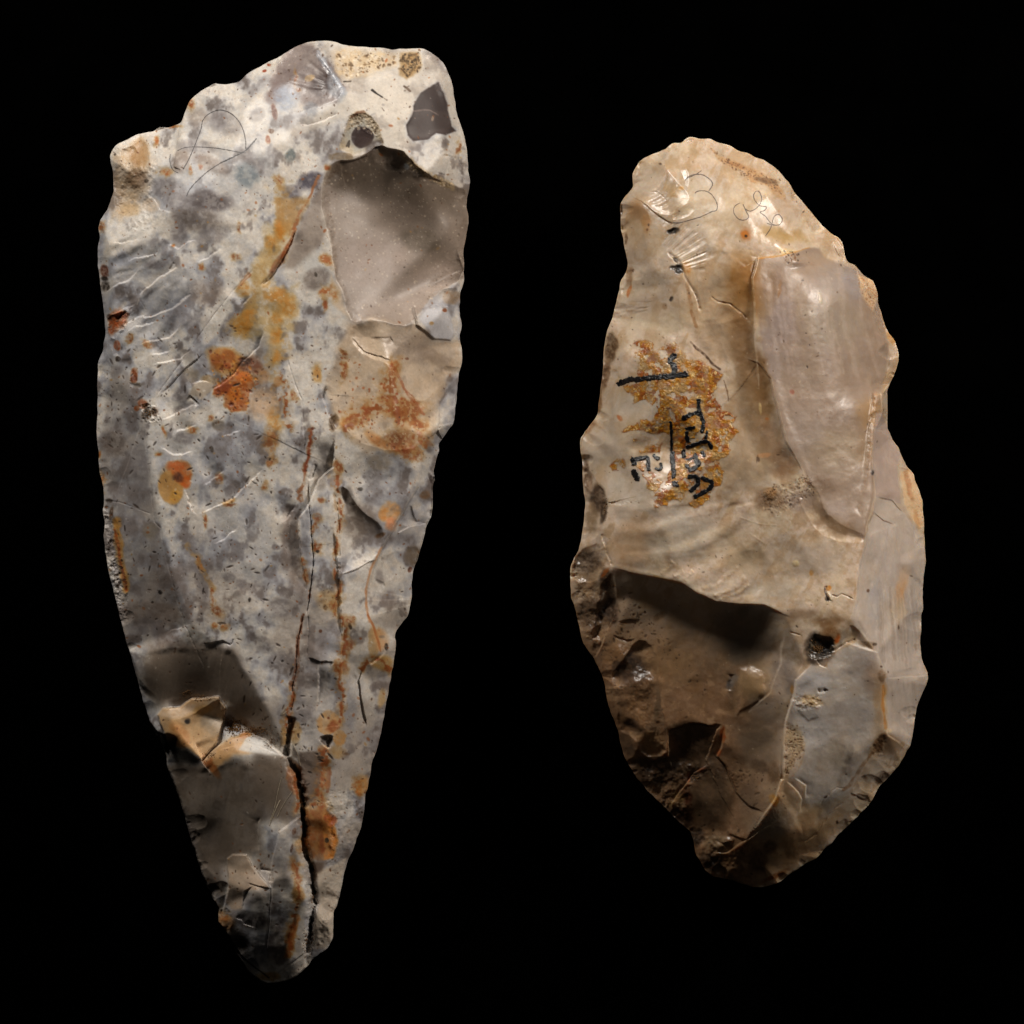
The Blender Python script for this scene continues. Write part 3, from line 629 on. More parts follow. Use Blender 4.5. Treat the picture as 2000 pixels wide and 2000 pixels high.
for q in [('C',500,350,330,170,BL,.55,-25),('C',800,620,420,200,BL,.5,-35),('C',600,950,420,140,BL,.5,-25),('A',1000,1500,500,300,BL,.45,0),('E',900,300,500,260,BL,.35,0),('E',1400,1100,300,500,BL,.4,-10),('E',1000,1650,500,300,GB,.35,0),('H',700,900,250,700,(160,154,152),.5,5),('A',850,1230,80,120,GB,.8,10),('A',1000,1100,190,60,SL,.7,10),('A',1130,1270,170,70,GB,.85,25),('A',1110,1610,220,90,(88,78,76),.9,5),('A',840,1640,110,220,SL,.75,-20),
 ('A',700,1490,110,90,SL,.7,0),('A',1000,1800,230,110,DG,.7,0),('A',1470,1380,110,110,(122,130,134),.9,0),('A',1250,880,170,110,SL,.55,20),('A',1000,820,90,90,GB,.5,0),('A',1550,810,70,70,SL,.6,0),
 ('A',1850,470,160,130,(120,104,98),.8,20),('A',1750,620,110,70,(110,92,86),.8,-20),('B',140,1190,50,60,(96,104,104),.85,0),('B',320,1440,110,70,(76,72,82),.85,-25),('B',150,1530,90,60,(96,90,96),.8,0),
 ('C',830,90,80,120,SL,.7,0),('C',1150,110,170,80,SL,.6,-20),('C',1090,640,170,110,GB,.7,0),('C',820,690,190,80,(124,124,128),.6,-35),('C',300,330,130,60,BL,.7,0),('C',600,380,90,50,SL,.7,0),('C',900,900,200,80,SL,.45,0),
 ('C',950,1410,80,65,(140,128,112),.9,20),('C',850,1610,70,80,(106,98,96),.8,40),('C',900,1720,120,40,SL,.7,-15),('C',1300,960,60,160,(104,98,98),.7,20),('C',930,1240,60,60,(150,140,130),.7,0),
 ('E',200,220,150,120,DG,.75,30),('E',450,430,90,220,SL,.6,-10),('E',880,180,100,60,SL,.6,0),('E',1200,55,65,48,(108,96,82),.95,20),('E',565,1030,72,78,(142,130,114),.8,0),
 ('E',1000,1380,70,320,SL,.7,-20),('E',1330,1285,65,45,SL,.8,10),('E',1880,1050,60,200,SL,.8,10),('E',700,1480,150,90,DG,.5,0),('E',1780,1780,110,110,SL,.7,0),('E',560,1830,300,120,GB,.7,0),
 ('E',1680,1460,40,30,SL,.8,0),('E',1740,1200,40,25,SL,.8,0),('E',330,1000,80,120,SL,.5,0),('E',1300,1490,60,40,SL,.7,0),('E',1420,1540,50,50,SL,.7,0),
 ('F',150,1200,90,350,GB,.6,-5),('F',220,1500,70,200,GB,.55,-8),('F',700,760,60,110,(92,84,78),.8,-10),('F',800,950,170,170,(128,114,102),.85,0),('F',930,570,80,110,(128,122,120),.7,0),('F',980,400,110,80,(140,126,108),.7,0),
 ('F',1290,1280,70,90,(112,96,78),.8,0),('F',480,320,70,100,(98,92,88),.7,0),('F',460,480,80,50,(84,78,74),.8,0),('F',430,580,60,80,(128,116,104),.6,0),('F',560,590,60,50,(112,104,104),.7,0),
 ('F',1050,1700,70,90,(140,126,116),.6,0),('F',980,1480,40,60,(132,122,118),.6,0),('H',1000,300,1,1,GB,.1,0),('G',350,120,120,80,SL,.6,0),('G',650,330,330,110,GB,.65,0),('G',560,600,350,170,(110,94,80),.7,20),
 ('H',250,420,120,80,SL,.6,0),('H',90,280,100,80,SL,.5,0),('H',450,930,80,50,SL,.6,0),('H',900,900,60,200,(138,138,144),.5,0),('I',1000,500,110,150,(126,120,118),.6,0),('I',750,1150,140,70,(88,80,76),.8,0),
 ('I',780,1400,130,180,(104,104,108),.7,0),('I',1000,1380,110,160,(104,92,84),.6,0),('I',1000,1180,110,60,(98,86,80),.6,0),('I',600,1350,90,150,(78,68,60),.7,-30)]:
    Bb(q[0], q[1], q[2], q[3], q[4], q[5], q[6], q[7], brk=0.4, bs=9)
P_('B 0,300 160,150 330,110 400,200 530,400 650,560 560,690 440,720 300,740 100,600 0,600 A 1700,600', (126, 112, 108), 0.85, 7, 16, .2, 12, rough=.35, grain=.1)
Bb('B', 450, 500, 110, 160, (84, 72, 70), .85, 35); Bb('B', 90, 640, 110, 120, (158, 164, 176), .85); Bb('B', 310, 450, 52, 30, TN, .9, -35, .15); Bb('B', 150, 250, 90, 120, (168, 152, 144), .5, 30); Bb('B', 560, 560, 60, 120, (150, 158, 168), .6, -30)
sl.stroke('B 400,200 480,360 600,520 640,600', 5, (158, 166, 176), .7); Bb('B', 330, 760, 60, 70, (122, 122, 126), .8)
P_('B 1530,480 1560,560 1620,720 1650,900 1700,940 1600,985 1510,975 1430,1040 1290,1055 1230,990 1225,900 1290,800 1290,720 1360,590', (150, 156, 164), .8, 7, 8)
P_('B 1530,480 1560,560 1620,720 1650,900 1690,945 1600,985 1510,970 1430,1035 1290,1050 1235,990 1230,900 1290,800 1290,720 1360,590', (58, 46, 43), .98, 2.0, 5, 0, rough=.62, grain=.05)
P_('B 1290,770 1400,755 1620,760 1640,900 1620,960 1500,960 1420,1030 1280,1030 1240,950', (76, 64, 60), .75, 3, 4, rough=.6)
sl.stroke('B 1290,770 1380,755 1450,760 1530,800', 1.2, (170, 150, 140), .5, 3); Bb('B', 1478, 832, 12, 26, (190, 165, 140), .8, 15)
P_('B 620,1050 700,820 760,770 850,780 960,900 1010,1050 1000,1090 920,1050 850,1150 740,1180 600,1130', (176, 156, 124), .85, 3, 5, .3, 5, rough=.8, grain=1)
P_('B 640,1000 720,900 820,850 930,960 960,1060 850,1170 740,1160', (150, 152, 150), .6, 8, 8)
Bb('B', 815, 1020, 105, 105, (60, 48, 46), .97, 0, .08, 6, 0, rough=.3); P_('B 880,1060 1000,1050 1000,1110 1100,1150 1000,1250 850,1220 850,1130', (64, 52, 46), .9, 4, 6)
P_('B 440,1440 500,1290 600,1240 700,1235 860,1180 1010,1110 1210,1150 1330,1290 1480,1390 1640,1450 1790,1490 1810,1700 1800,1932 D 1780,250 1765,500 1600,590 1440,700 1300,900 1180,960 900,880 720,930 660,800 640,640 560,500 530,250 490,60 B 470,1850 430,1650', (138, 123, 110), .97, 2.5, 6, 0, rough=.5, grain=.15)
P_('B 600,1260 900,1200 1150,1180 1400,1420 1750,1540 1780,1800 1300,1650 900,1560 560,1500', (92, 79, 66), .75, 26, 30); Bb('B', 590, 1400, 110, 130, (74, 60, 46), .6, -40)  # top and left of the hollow: shade painted over its own brown
Bb('D', 1350, 150, 190, 110, (88, 76, 62), .7, 15); Bb('D', 900, 350, 330, 250, (164, 146, 136), .5); Bb('D', 1500, 480, 230, 120, (176, 158, 146), .6, -25); Bb('D', 1000, 700, 280, 130, (150, 136, 124), .5); Bb('D', 790, 840, 70, 60, (184, 176, 170), .6)  # lower hollow paler, the light it catches painted in
Bb('B', 1230, 1290, 25, 35, (150, 156, 160), .8); Bb('B', 1000, 1160, 50, 35, (130, 112, 90), .8)
sl.stroke('B 1180,1160 1330,1300 1480,1400 1650,1470', 6, (168, 146, 112), .8, 8, .6); sl.stroke('B 520,1200 600,1190 700,1200', 6, (112, 92, 66), .8, 6, .4)
sl.stroke('B 470,1850 430,1650 440,1480 510,1290', 3.5, (170, 160, 146), .5, 6); sl.stroke('D 490,60 530,250', 3, (200, 190, 178), .7, 5)
P_('D 500,50 520,260 250,500 150,440 330,250', (146, 138, 132), .0, 10)
P_('B 440,1500 440,1800 D 480,60 420,200 200,420 60,430 200,100 B 350,1600', (142, 128, 116), .8, 8, 10); P_('D 210,400 430,190 470,330 540,540 640,640 650,780 720,930 500,800 440,560', (186, 184, 180), .6, 10, 14)
Bb('D', 380, 520, 130, 90, (118, 106, 98), .8, -25); P_('D 520,480 620,600 640,760 700,900 560,780 530,700', (214, 190, 160), .75, 5, 8)
# tan zone
P_('D 600,560 900,500 1740,450 1600,600 1440,700 1250,900 900,900 720,920', (160, 146, 136), .6, 30, 20); P_('D 700,950 900,890 1180,960 1300,930 1500,1070 1740,1100 1740,1300 1600,1480 1530,1720 1500,1932 F 1350,260 1100,300 850,300 700,200 600,50 D 560,1932 480,1500 560,1250', (192, 168, 140), .85, 8, 16, .2, 20, rough=.36, grain=.3)  # first patch continues the painted light of the lower hollow
Bb('D', 1250, 1150, 240, 130, (158, 142, 128), .75, 20); Bb('D', 1500, 1250, 180, 60, (140, 122, 104), .6, 35); Bb('D', 1650, 680, 80, 60, (150, 124, 96), .8)
P_('D 1340,890 1420,790 1620,775 1640,870 1680,1000 1640,1085 1500,1060', (186, 184, 186), .9, 3, 6); Bb('D', 1590, 805, 20, 18, RU, .9); Bb('D', 1465, 935, 22, 18, OC, .8)
for q in [('D',490,340,50,50),('D',490,640,60,60),('D',480,770,20,50),('D',640,1380,25,70),('D',1040,1640,40,40),('D',850,1790,35,90),('D',700,1890,60,50),('D',1270,1740,120,60),('D',1110,1350,60,60),('D',650,1230,22,40),('D',1210,1680,40,40),
 ('F',700,60,40,70),('F',1180,210,110,110),('F',1250,290,110,50),('F',1400,200,40,40),('F',820,30,25,40),('F',580,430,35,60),('F',430,750,28,28),('F',400,920,30,30),('F',370,1000,18,50),('F',400,1190,28,50),('F',590,1550,30,60),
 ('F',600,1650,30,40),('F',560,1755,40,40),('F',280,1470,28,55),('F',565,1250,20,40),('F',260,1340,18,30),('F',700,1900,30,40),('H',845,280,48,60),('H',810,500,48,55),('H',740,1040,55,50),('H',1140,170,40,60),('H',620,1520,60,120),
 ('H',610,1380,45,40),('H',600,1710,40,50),('H',980,1640,40,70),('H',540,1900,70,50),('H',650,1880,50,60),('I',1330,200,90,110),('I',1310,380,100,80),('I',1150,610,45,70),('I',1190,780,30,50),('I',1100,1330,30,110),('I',1080,1470,30,40),
 ('I',440,1100,40,60),('C',1680,560,1,1),('E',1690,170,50,85),('E',1700,390,32,50),('E',960,105,32,30),('E',1200,575,30,36),('E',1640,625,32,36),('E',1190,1790,50,60),('E',1150,1650,14,60),('E',1020,1360,24,50),('E',1075,960,12,50),
 ('E',690,110,20,40),('E',645,330,22,18),('E',85,560,22,70),('E',65,320,12,30),('G',980,100,24,24),('G',1070,90,36,26),('A',700,1340,55,40),('A',925,700,28,55),('A',760,915,60,12),('A',1030,1300,20,20),('A',75,1850,28,50),('A',620,1030,18,40),('A',930,1330,14,40),
 ('B',40,1430,30,35),('B',480,1300,22,24),('B',1710,1120,12,50),('B',180,450,10,60),('B',210,570,16,16),('C',1350,315,32,26),('C',1040,410,18,24),('C',775,205,14,14),('C',1410,40,16,36),('C',1120,1820,24,24),('C',530,1140,40,40),('C',1920,1600,30,50),
 ('C',350,1060,30,40),('E',1300,800,60,14)]:
    Bb(q[0], q[1], q[2], q[3]*1.4, q[4]*1.4, OC, .5, warp=30, brk=.8, bs=7, soft=.6); Bb(q[0], q[1], q[2], q[3], q[4], random.choice([RU, (156, 82, 28), (128, 68, 30)]), .82, random.uniform(-20, 20), .6, 30, .75, 5)
Bb('F', 960, 190, 110, 45, OR, .6, 30, .6); Bb('F', 1080, 880, 90, 100, (200, 146, 88), .9, 20, .25); Bb('F', 1010, 900, 40, 60, (190, 120, 40), .8); Bb('F', 1090, 980, 50, 70, (205, 130, 80), .8, 20)
Bb('F', 500, 1700, 120, 90, OC, .5); Bb('H', 690, 1010, 108, 112, (196, 150, 96), .9, 0, .12); Bb('H', 735, 1050, 55, 50, RU, .8, -40); Bb('H', 800, 1160, 55, 75, (190, 138, 76), .85, 0, .2)
Bb('H', 780, 1290, 70, 60, (182, 140, 80), .7); Bb('H', 1120, 260, 55, 160, (184, 152, 106), .85, 0, .2); Bb('H', 1180, 240, 60, 110, (196, 146, 96), .7); Bb('H', 1190, 460, 90, 60, (172, 128, 62), .8); Bb('H', 1190, 790, 38, 90, (190, 156, 106), .8, 10)
Bb('H', 1010, 1620, 50, 90, (190, 128, 60), .7, 20); Bb('H', 370, 1100, 50, 110, OC, .7); Bb('H', 265, 1150, 30, 80, OC, .6); Bb('H', 480, 1740, 60, 120, (150, 110, 60), .6)
P_('I 1430,80 1500,180 1550,400 1500,560 1410,560 1400,350 1390,150', (206, 128, 52), .95, 3, 8, .25, 8); Bb('I', 1480, 200, 60, 60, (150, 66, 22), .8, 20); Bb('I', 1390, 420, 30, 90, RU, .8); Bb('I', 1445, 385, 20, 25, (50, 40, 26), .95, 0, .15, 2, 0)
P_('I 1240,100 1400,100 1400,560 1280,560 1240,300', (140, 84, 36), .8, 6, 8, .4, 8); P_('I 1280,580 1410,600 1410,680 1330,760', (70, 48, 30), .8, 4, 4)
Bb('I', 1180, 900, 60, 70, (186, 130, 60), .8); Bb('I', 890, 1680, 110, 45, OC, .7, -5); Bb('I', 480, 1180, 80, 80, (150, 96, 46), .7, 40)
P_('I 500,560 560,520 690,520 740,620 900,820 660,860 640,1040 540,1040 490,980 520,820', (184, 158, 132), .85, 4, 6, .15, 20)
P_('I 1350,700 1450,650 1620,560 1530,1030 1500,1300 1440,1430 1310,1400 1310,1200 1380,950', (214, 198, 178), .9, 5, 8, .15)
P_('H 420,1290 660,1290 640,1400 590,1700 480,1800 400,1500', (104, 88, 76), .85, 3, 6); P_('H 0,1300 300,1340 440,1700 420,1932 0,1932', (98, 86, 76), .75, 10, 8); Bb('H', 350, 1560, 40, 130, (120, 62, 26), .7, -15)
P_('G 620,1420 860,1400 1600,1340 1650,1932 I 800,0 820,480 700,520 480,600 470,900 300,800 G 500,1450', (110, 96, 82), .9, 14, 14, .15, 30, rough=.38, grain=.15)  # lower flank: shade mixed into its brown-grey
# the pale translucent ledge
P_('G 430,950 480,890 640,870 760,790 1010,770 1080,880 1050,1000 990,1200 860,1370 700,1250 540,1240', (204, 164, 116), .95, 3, 5, .1, 14); Bb('G', 620, 920, 180, 45, (222, 194, 164), .9, -14); Bb('G', 960, 960, 110, 160, (166, 150, 130), .8, 0)
Bb('G', 860, 900, 100, 50, (214, 160, 84), .6, -25); Bb('G', 640, 1130, 80, 130, (176, 110, 50), .6, -30); Bb('G', 715, 1005, 26, 26, (40, 38, 40), .9)
P_('G 870,1370 1000,1230 1130,1160 1280,1120 1330,1290 1150,1320 950,1480', (190, 142, 86), .85, 6, 8); P_('G 1200,1270 1280,1130 1450,1180 1560,1270 1620,1320 1400,1310', (200, 194, 186), .9, 3, 4); Bb('G', 940, 1420, 40, 120, (140, 72, 26), .8, -35); Bb('G', 1250, 1140, 60, 30, (186, 110, 40), .8, -20)
P_('G 850,1350 990,1270 980,1310 890,1385', (206, 176, 140), .9, 3, 4, .2)
# upper translucent flank, the shade of its slope painted into the brown-grey
P_('G 350,350 600,300 900,300 1160,300 1400,750 1600,1200 1450,1160 1250,1100 1080,860 1000,760 760,780 480,880 300,750', (122, 107, 92), .92, 14, 12, .12, 30, rough=.4, grain=.15)
# stains
sl.stroke('B 60,1500 60,1650 C 1800,40 1740,260 1620,460 1600,640 1500,860 1400,980', 15, (170, 130, 72), .75, 34, .6, .6); sl.stroke('C 1700,600 1780,760 1740,1000 1760,1250 1640,1400', 14, (172, 134, 78), .6, 34, .7, .6); sl.stroke('C 1700,1500 1750,1800 E 1690,200 1700,400', 7, (176, 128, 70), .5, 30, .8)
P_('C 1650,0 1932,0 1932,60 1860,240 1720,480 1600,600 1640,760 1800,700 1932,560 1932,1000 1780,1000 1780,1320 1680,1280 1640,1000 1540,1100 1330,1040 1400,880 1450,760 1580,640 1480,500 1560,300 1640,200', (176, 146, 92), .7, 8, 18, .5, 14)
P_('B 0,1590 90,1600 200,1590 320,1580 250,1800 150,1932 0,1932', OC, .7, 6, 14, .4, 12)
for q in [('C',1780,60,60,90),('C',1700,180,60,60),('C',1490,860,80,70),('C',1430,960,90,60),('C',1720,680,60,40),('C',1850,760,90,90),('C',1760,870,40,60),('C',1720,1060,40,70),('C',1760,1250,40,60),('C',1740,1830,60,110),('D',30,60,60,60),('D',60,640,60,50),('D',20,1040,30,70),('D',400,1400,40,70),('C',1440,620,50,60),('E',1300,770,60,20)]:
    Bb(*q, (184, 118, 34), .7, random.uniform(-30, 30), .6, 18, .5, 7)
sl.stroke('B 400,1390 330,1560 240,1720 190,1850 150,1932', 2.8, (146, 88, 46), .8, 8, .7); sl.stroke('C 1932,50 1880,180 1800,310', 3, (168, 84, 34), .8, 3)
sl.stroke('C 1480,470 1400,590 1500,480', 2.5, RU, .5); Bb('C', 1760, 380, 30, 120, (110, 52, 20), .6, 30)
Bb('C', 1280, 1290, 175, 125, (176, 116, 44), .92, 10, .25, 16, .2, 9, relief=1); Bb('C', 1300, 1250, 70, 60, RU, .7); Bb('C', 1180, 1300, 60, 70, RU, .6); Bb('C', 1290, 1340, 40, 30, (140, 50, 16), .7)
Bb('C', 1500, 1320, 115, 80, (104, 56, 28), .92, 0, .3); Bb('C', 1450, 1290, 60, 40, (46, 30, 24), .8, -30); Bb('C', 1120, 1460, 80, 40, (156, 124, 80), .7)
P_('C 1150,1530 1300,1440 1400,1380 1500,1400 1560,1520 1480,1570 1460,1740 1330,1765 1260,1700 1270,1600 1160,1590', (160, 80, 16), .95, 3, 14, .3, 6); Bb('C', 1250, 1540, 90, 60, (130, 56, 18), .8, -35); Bb('C', 1350, 1600, 60, 70, (196, 108, 22), .7); Bb('C', 1450, 1450, 70, 50, (200, 104, 20), .8)
Bb('C', 1620, 1680, 160, 150, (208, 172, 136), .8, 0, .5); Bb('C', 1600, 1420, 80, 80, (170, 112, 60), .5); Bb('C', 1650, 1180, 100, 130, (150, 138, 122), .5)
Bb('C', 1760, 1480, 50, 50, (170, 112, 50), .7)
P_('C 985,1490 1080,1485 1160,1500 1150,1560 1050,1650 930,1600', (170, 154, 134), .85, 3, 4)
Bb('E', 760, 635, 122, 160, (188, 140, 74), .95, -5, .1, 8, .1); Bb('E', 745, 560, 90, 130, (160, 116, 60), .5, 0); Bb('E', 860, 500, 95, 115, OR, .92, -20, .2); Bb('E', 905, 590, 50, 60, (196, 92, 24), .9); Bb('E', 800, 440, 90, 50, (176, 84, 26), .8); Bb('E', 835, 545, 45, 55, (70, 34, 20), .85, -40); Bb('E', 790, 720, 60, 50, (206, 150, 56), .7)
sl.stroke('E 235,960 240,1100 260,1300 320,1590', 7, (190, 132, 56), .85, 6, .3); sl.stroke('E 215,1040 240,1180 270,1380 320,1600', 3, (150, 70, 24), .85, 4, .4)
sl.stroke('F 350,80 330,250 290,430 250,600 235,740', 4.4, (130, 72, 30), .8, 16, .8); sl.stroke('F 350,100 300,400 260,560', 2.2, (130, 50, 18), .7, 8, .5)
sl.stroke('F 990,900 1010,900', 1, OC, .5); sl.stroke('D 1100,1330 1150,1420 1210,1530 1290,1640 1390,1780', 3.0, (150, 92, 60), .8, 12, .6)
sl.stroke('H 460,0 400,250 385,560 350,680 370,760 330,960', 3.2, (104, 54, 26), .85, 8, .8); sl.stroke('H 820,640 825,760 820,880', 2.4, RU, .8, 5, .7)
sl.stroke('H 250,1000 290,1200', 3, OC, .4); sl.stroke('I 1170,1100 1130,1250 1110,1400', 5, OR, .8); sl.stroke('H 680,1660 700,1500 690,1450', 4, RU, .7)
sl.stroke('E 900,1180 960,1260 1050,1400 1160,1600', 5, OC, .5, 8, .6); sl.stroke('F 1000,1200 900,1400 850,1600 850,1750 880,1900', 1.8, (188, 130, 84), .8, 3, .3); sl.stroke('H 1060,0 1120,120 1180,350', 1.8, (170, 100, 50), .8, 2, .3)
for q in [('C',110,430,42,60,DR),('C',120,570,44,44,DK),('C',110,500,36,20,DK),('C',160,860,30,26,(30,20,16)),('C',240,880,90,90,(150,76,34)),('C',200,960,50,80,(140,66,26)),('C',290,850,60,30,DR),('C',240,1140,34,50,(150,66,26)),('C',400,1420,40,66,RU),('C',400,1450,36,34,DR),
 ('C',250,1265,22,24,DK),('C',490,1690,50,40,(130,70,34)),('C',520,1790,44,60,DK),('C',600,1760,30,40,(76,52,34)),('C',430,1730,26,26,RU),('C',440,1510,40,26,(96,84,70)),('A',1720,780,26,80,DR),('A',1700,960,30,20,(96,62,36)),('A',1670,1040,26,40,RU),('A',520,1420,22,20,DK),
 ('A',210,1160,12,12,DK),('A',1620,375,22,14,(140,50,20)),('A',1665,315,18,14,(140,50,20)),('E',650,1625,20,20,(20,14,10)),('E',300,1640,1,1,DK),('E',150,760,40,20,DK),('E',180,880,20,70,(90,68,50)),('E',1500,1690,14,24,(30,22,18)),('E',1140,280,18,30,(70,60,50)),
 ('F',400,1240,18,14,(20,14,10)),('F',800,655,26,18,(40,34,26)),('F',980,1090,50,22,(96,66,40)),('F',1460,560,20,60,(50,40,36)),('F',1410,710,48,40,(120,92,66)),('F',1210,1785,10,12,DK),('F',540,40,40,70,(70,48,26)),('F',380,180,14,14,DR),('F',350,90,16,16,DR),('F',560,1800,20,20,OC),
 ('F',320,1660,14,30,DR),('F',1260,1410,20,26,DR),('F',470,1760,22,26,(90,62,30)),('H',620,155,16,16,(90,50,24)),('H',895,110,16,30,DK),('H',1230,310,16,36,DK),('H',680,1180,60,44,(60,50,42)),('H',350,650,24,26,(70,34,18)),('H',760,600,16,10,DK),('H',690,970,12,12,(110,52,20)),
 ('H',620,1345,30,14,DK),('H',860,1310,30,14,(100,72,50)),('D',560,1860,44,70,(80,58,36)),('D',380,480,14,24,(60,50,40)),('D',1235,1265,18,12,DR),('I',890,985,16,12,DK),('I',1140,290,18,30,(80,46,26)),('I',1125,450,14,40,(60,34,20)),('I',1150,1150,14,40,DK),('B',860,235,26,18,(60,44,32)),('B',1110,300,20,14,(110,80,54)),('B',1430,240,24,24,(220,210,200))]:
    Bb(*q, .88, random.uniform(-20, 20), .3, 10, .45, 4)
P_('B 540,200 700,160 900,190 1140,190 1150,320 900,400 700,460 600,470 560,350', (196, 168, 128), .7, 8, 16, .5, 8, rough=.8, grain=1)
P_('B 1170,210 1340,190 1375,320 1330,400 1230,460 1160,420', (150, 118, 74), .9, 4, 8, .2, 6, rough=.85, grain=1)
sl.specks(110, 21, [DK, (70, 52, 30), (90, 70, 44)], 0.9, 3.2, 'B 1170,220 1340,200 1370,330 1240,440 1160,400', .9, 1, .3)
sl.specks(120, 22, [(110, 84, 54), (80, 60, 40), (230, 215, 190)], 0.9, 3.0, 'B 560,200 1140,200 1140,320 900,380 660,470 560,350', .8, 1, .3)
sl.specks(120, 23, [(110, 86, 54), (220, 200, 170), (86, 66, 44)], 0.8, 2.4, 'B 620,1050 700,820 850,780 960,900 1010,1080 850,950 700,940', .8, 1, .3)
sl.specks(150, 24, [(120, 96, 60), (210, 186, 150)], 0.8, 2.2, 'B 1180,1150 1330,1280 1680,1450 1650,1490 1350,1390 1210,1230', .7, 1, .2)
sl.stroke('B 905,570 950,605 1000,640', 1.6, (24, 16, 12), .95, 2, .15); Bb('B', 908, 572, 12, 11, (20, 14, 10), .95); sl.stroke('B 1000,640 1045,672', 1, (110, 96, 84), .7); sl.stroke('B 1205,530 1265,578', 1.8, (80, 58, 40), .9, 2, .4); sl.stroke('B 640,492 705,488', 1.8, DK, .85, 3, .3); sl.stroke('B 1000,745 1020,770', .8, BR, .7)
sl.stroke('B 720,830 770,785 825,778', 2.2, (90, 50, 24), .8, 4); sl.stroke('B 670,1100 690,1060 685,1110', 1.6, DK, .8)
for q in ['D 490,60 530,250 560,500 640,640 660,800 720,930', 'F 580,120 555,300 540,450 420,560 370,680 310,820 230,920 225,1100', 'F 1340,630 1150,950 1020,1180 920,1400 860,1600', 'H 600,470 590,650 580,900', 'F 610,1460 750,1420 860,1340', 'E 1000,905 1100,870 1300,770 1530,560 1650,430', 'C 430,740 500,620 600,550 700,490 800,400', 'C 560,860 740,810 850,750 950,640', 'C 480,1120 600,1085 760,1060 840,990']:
    sl.stroke(q, 1.5, (212, 200, 184), .4, 7, .6)  # pale chipped crests, with the highlights of lit steps painted in
for q, w in [('H 830,40 835,280 805,520 820,880 800,1000', 6), ('H 640,1300 640,1500 600,1700 620,1932', 9), ('I 1300,40 1390,200 1390,480', 8), ('D 60,1400 110,1700 130,1932', 6), ('F 570,420 600,900 560,1250 600,1600 560,1850', 5), ('H 360,700 340,900 300,1100', 6), ('I 1160,550 1200,800 1150,1100 1090,1450', 6), ('G 1700,1480 1740,1650 1750,1850', 5), ('D 700,1830 1000,1700 1250,1780 1390,1932 F 1300,230', 12), ('D 1100,1340 1080,1600 1200,1850', 12), ('H 1000,500 1150,420 1260,520', 6)]:
    sl.stroke(q, w * 1.3, (170, 124, 70), .6, 26, .8, .7); sl.stroke(q, w * .55, (138, 68, 24), .8, 22, .95, .6)
# fine spotting everywhere
sl.specks(2200, 31, [(60, 42, 30), (110, 62, 30), (80, 56, 40)], 0.6, 1.9, None, .85, 1.2, .25, 90)
sl.specks(420, 32, [RU, OC, (150, 74, 30)], 0.8, 2.8, None, .7, .9, 0, 120)
sl.specks(160, 38, [(92, 88, 88), (110, 106, 108)], 1.5, 5, None, .4, 1.6, 0, 70)
sl.specks(260, 33, [(54, 40, 30), (40, 30, 24)], 1.0, 2.4, 'C 100,700 1500,1500 1500,1932 E 1700,0 1700,1932 H 800,1100 I 1400,500 G 900,100 200,300 E 200,900', .85, 3, .4)
sl.specks(700, 34, [(216, 200, 176), (200, 184, 160), (90, 76, 62)], 0.7, 1.9, 'B 450,1450 900,1200 1300,1300 1780,1600 D 1760,450 1300,850 760,880 560,450', .55, .8)
sl.specks(500, 35, [(224, 216, 204), (214, 204, 190)], 0.8, 2.2, None, .6, .8, 0, 60)
sl.specks(120, 37, [(110, 46, 18), (90, 40, 20), (210, 130, 40)], 1, 3.4, 'C 1130,1200 1500,1230 1600,1400 1480,1740 1250,1700 1120,1450', .7, .8, .2)
sl.specks(90, 36, [RU, (150, 70, 30)], 1.0, 3.0, 'D 600,1200 1300,1600 1400,1932 600,1932', .7, .6)
sl.H += .7 * (vn(X * .98 + Y * .2, (Y - .2 * X) / 9, 11, 84, 3) - .5) * ss(500, 900, Y)

left = bpy.data.objects.new('flint_handaxe', None); COL.objects.link(left); left.location = (-0.057, 0.0, 0.0)
left['label'] = 'long tapering grey and white mottled flint tool with orange rust stains, left of the pair'
left['category'] = 'stone tool'
bpy.context.view_layer.update()
link('flint_body', body_mesh(sl, 'flint_body', 118), M_left, left)
marks(sl, 'pencil_scribble', M_pencil, left, ['A 870,1310 920,1220 980,1070 1030,930 1045,850 1100,785 1200,750 1300,780 1380,850 1430,940 1455,1040 1460,1130',
  'A 810,1135 900,1105 1050,1105 1200,1120 1400,1160 1460,1165', 'A 1555,1035 1460,1140 1350,1200 1220,1260', 'A 1220,1260 1100,1340 1000,1430 930,1510 905,1570', 'A 740,1170 740,1250 770,1320 820,1350'],
  [2.2, 1.9, 3.0, 2.2, 1.7], 0.25, 0.5, 0.6, label='looped grey pencil scribble')
for k, l in enumerate(['G 1600,1530 1570,1650 1540,1800 1500,1932 I 1010,0 960,100 910,240', 'G 1700,1660 1620,1780 1560,1900', 'G 1690,980 1650,1080 1690,1180 1750,1300 1780,1420', 'G 1640,870 1600,940 1660,900']):
    marks(sl, 'dust_fibre', M_fibre, left, [l], [1.0], 0.9, 0.5, 0.2, 4 + k)
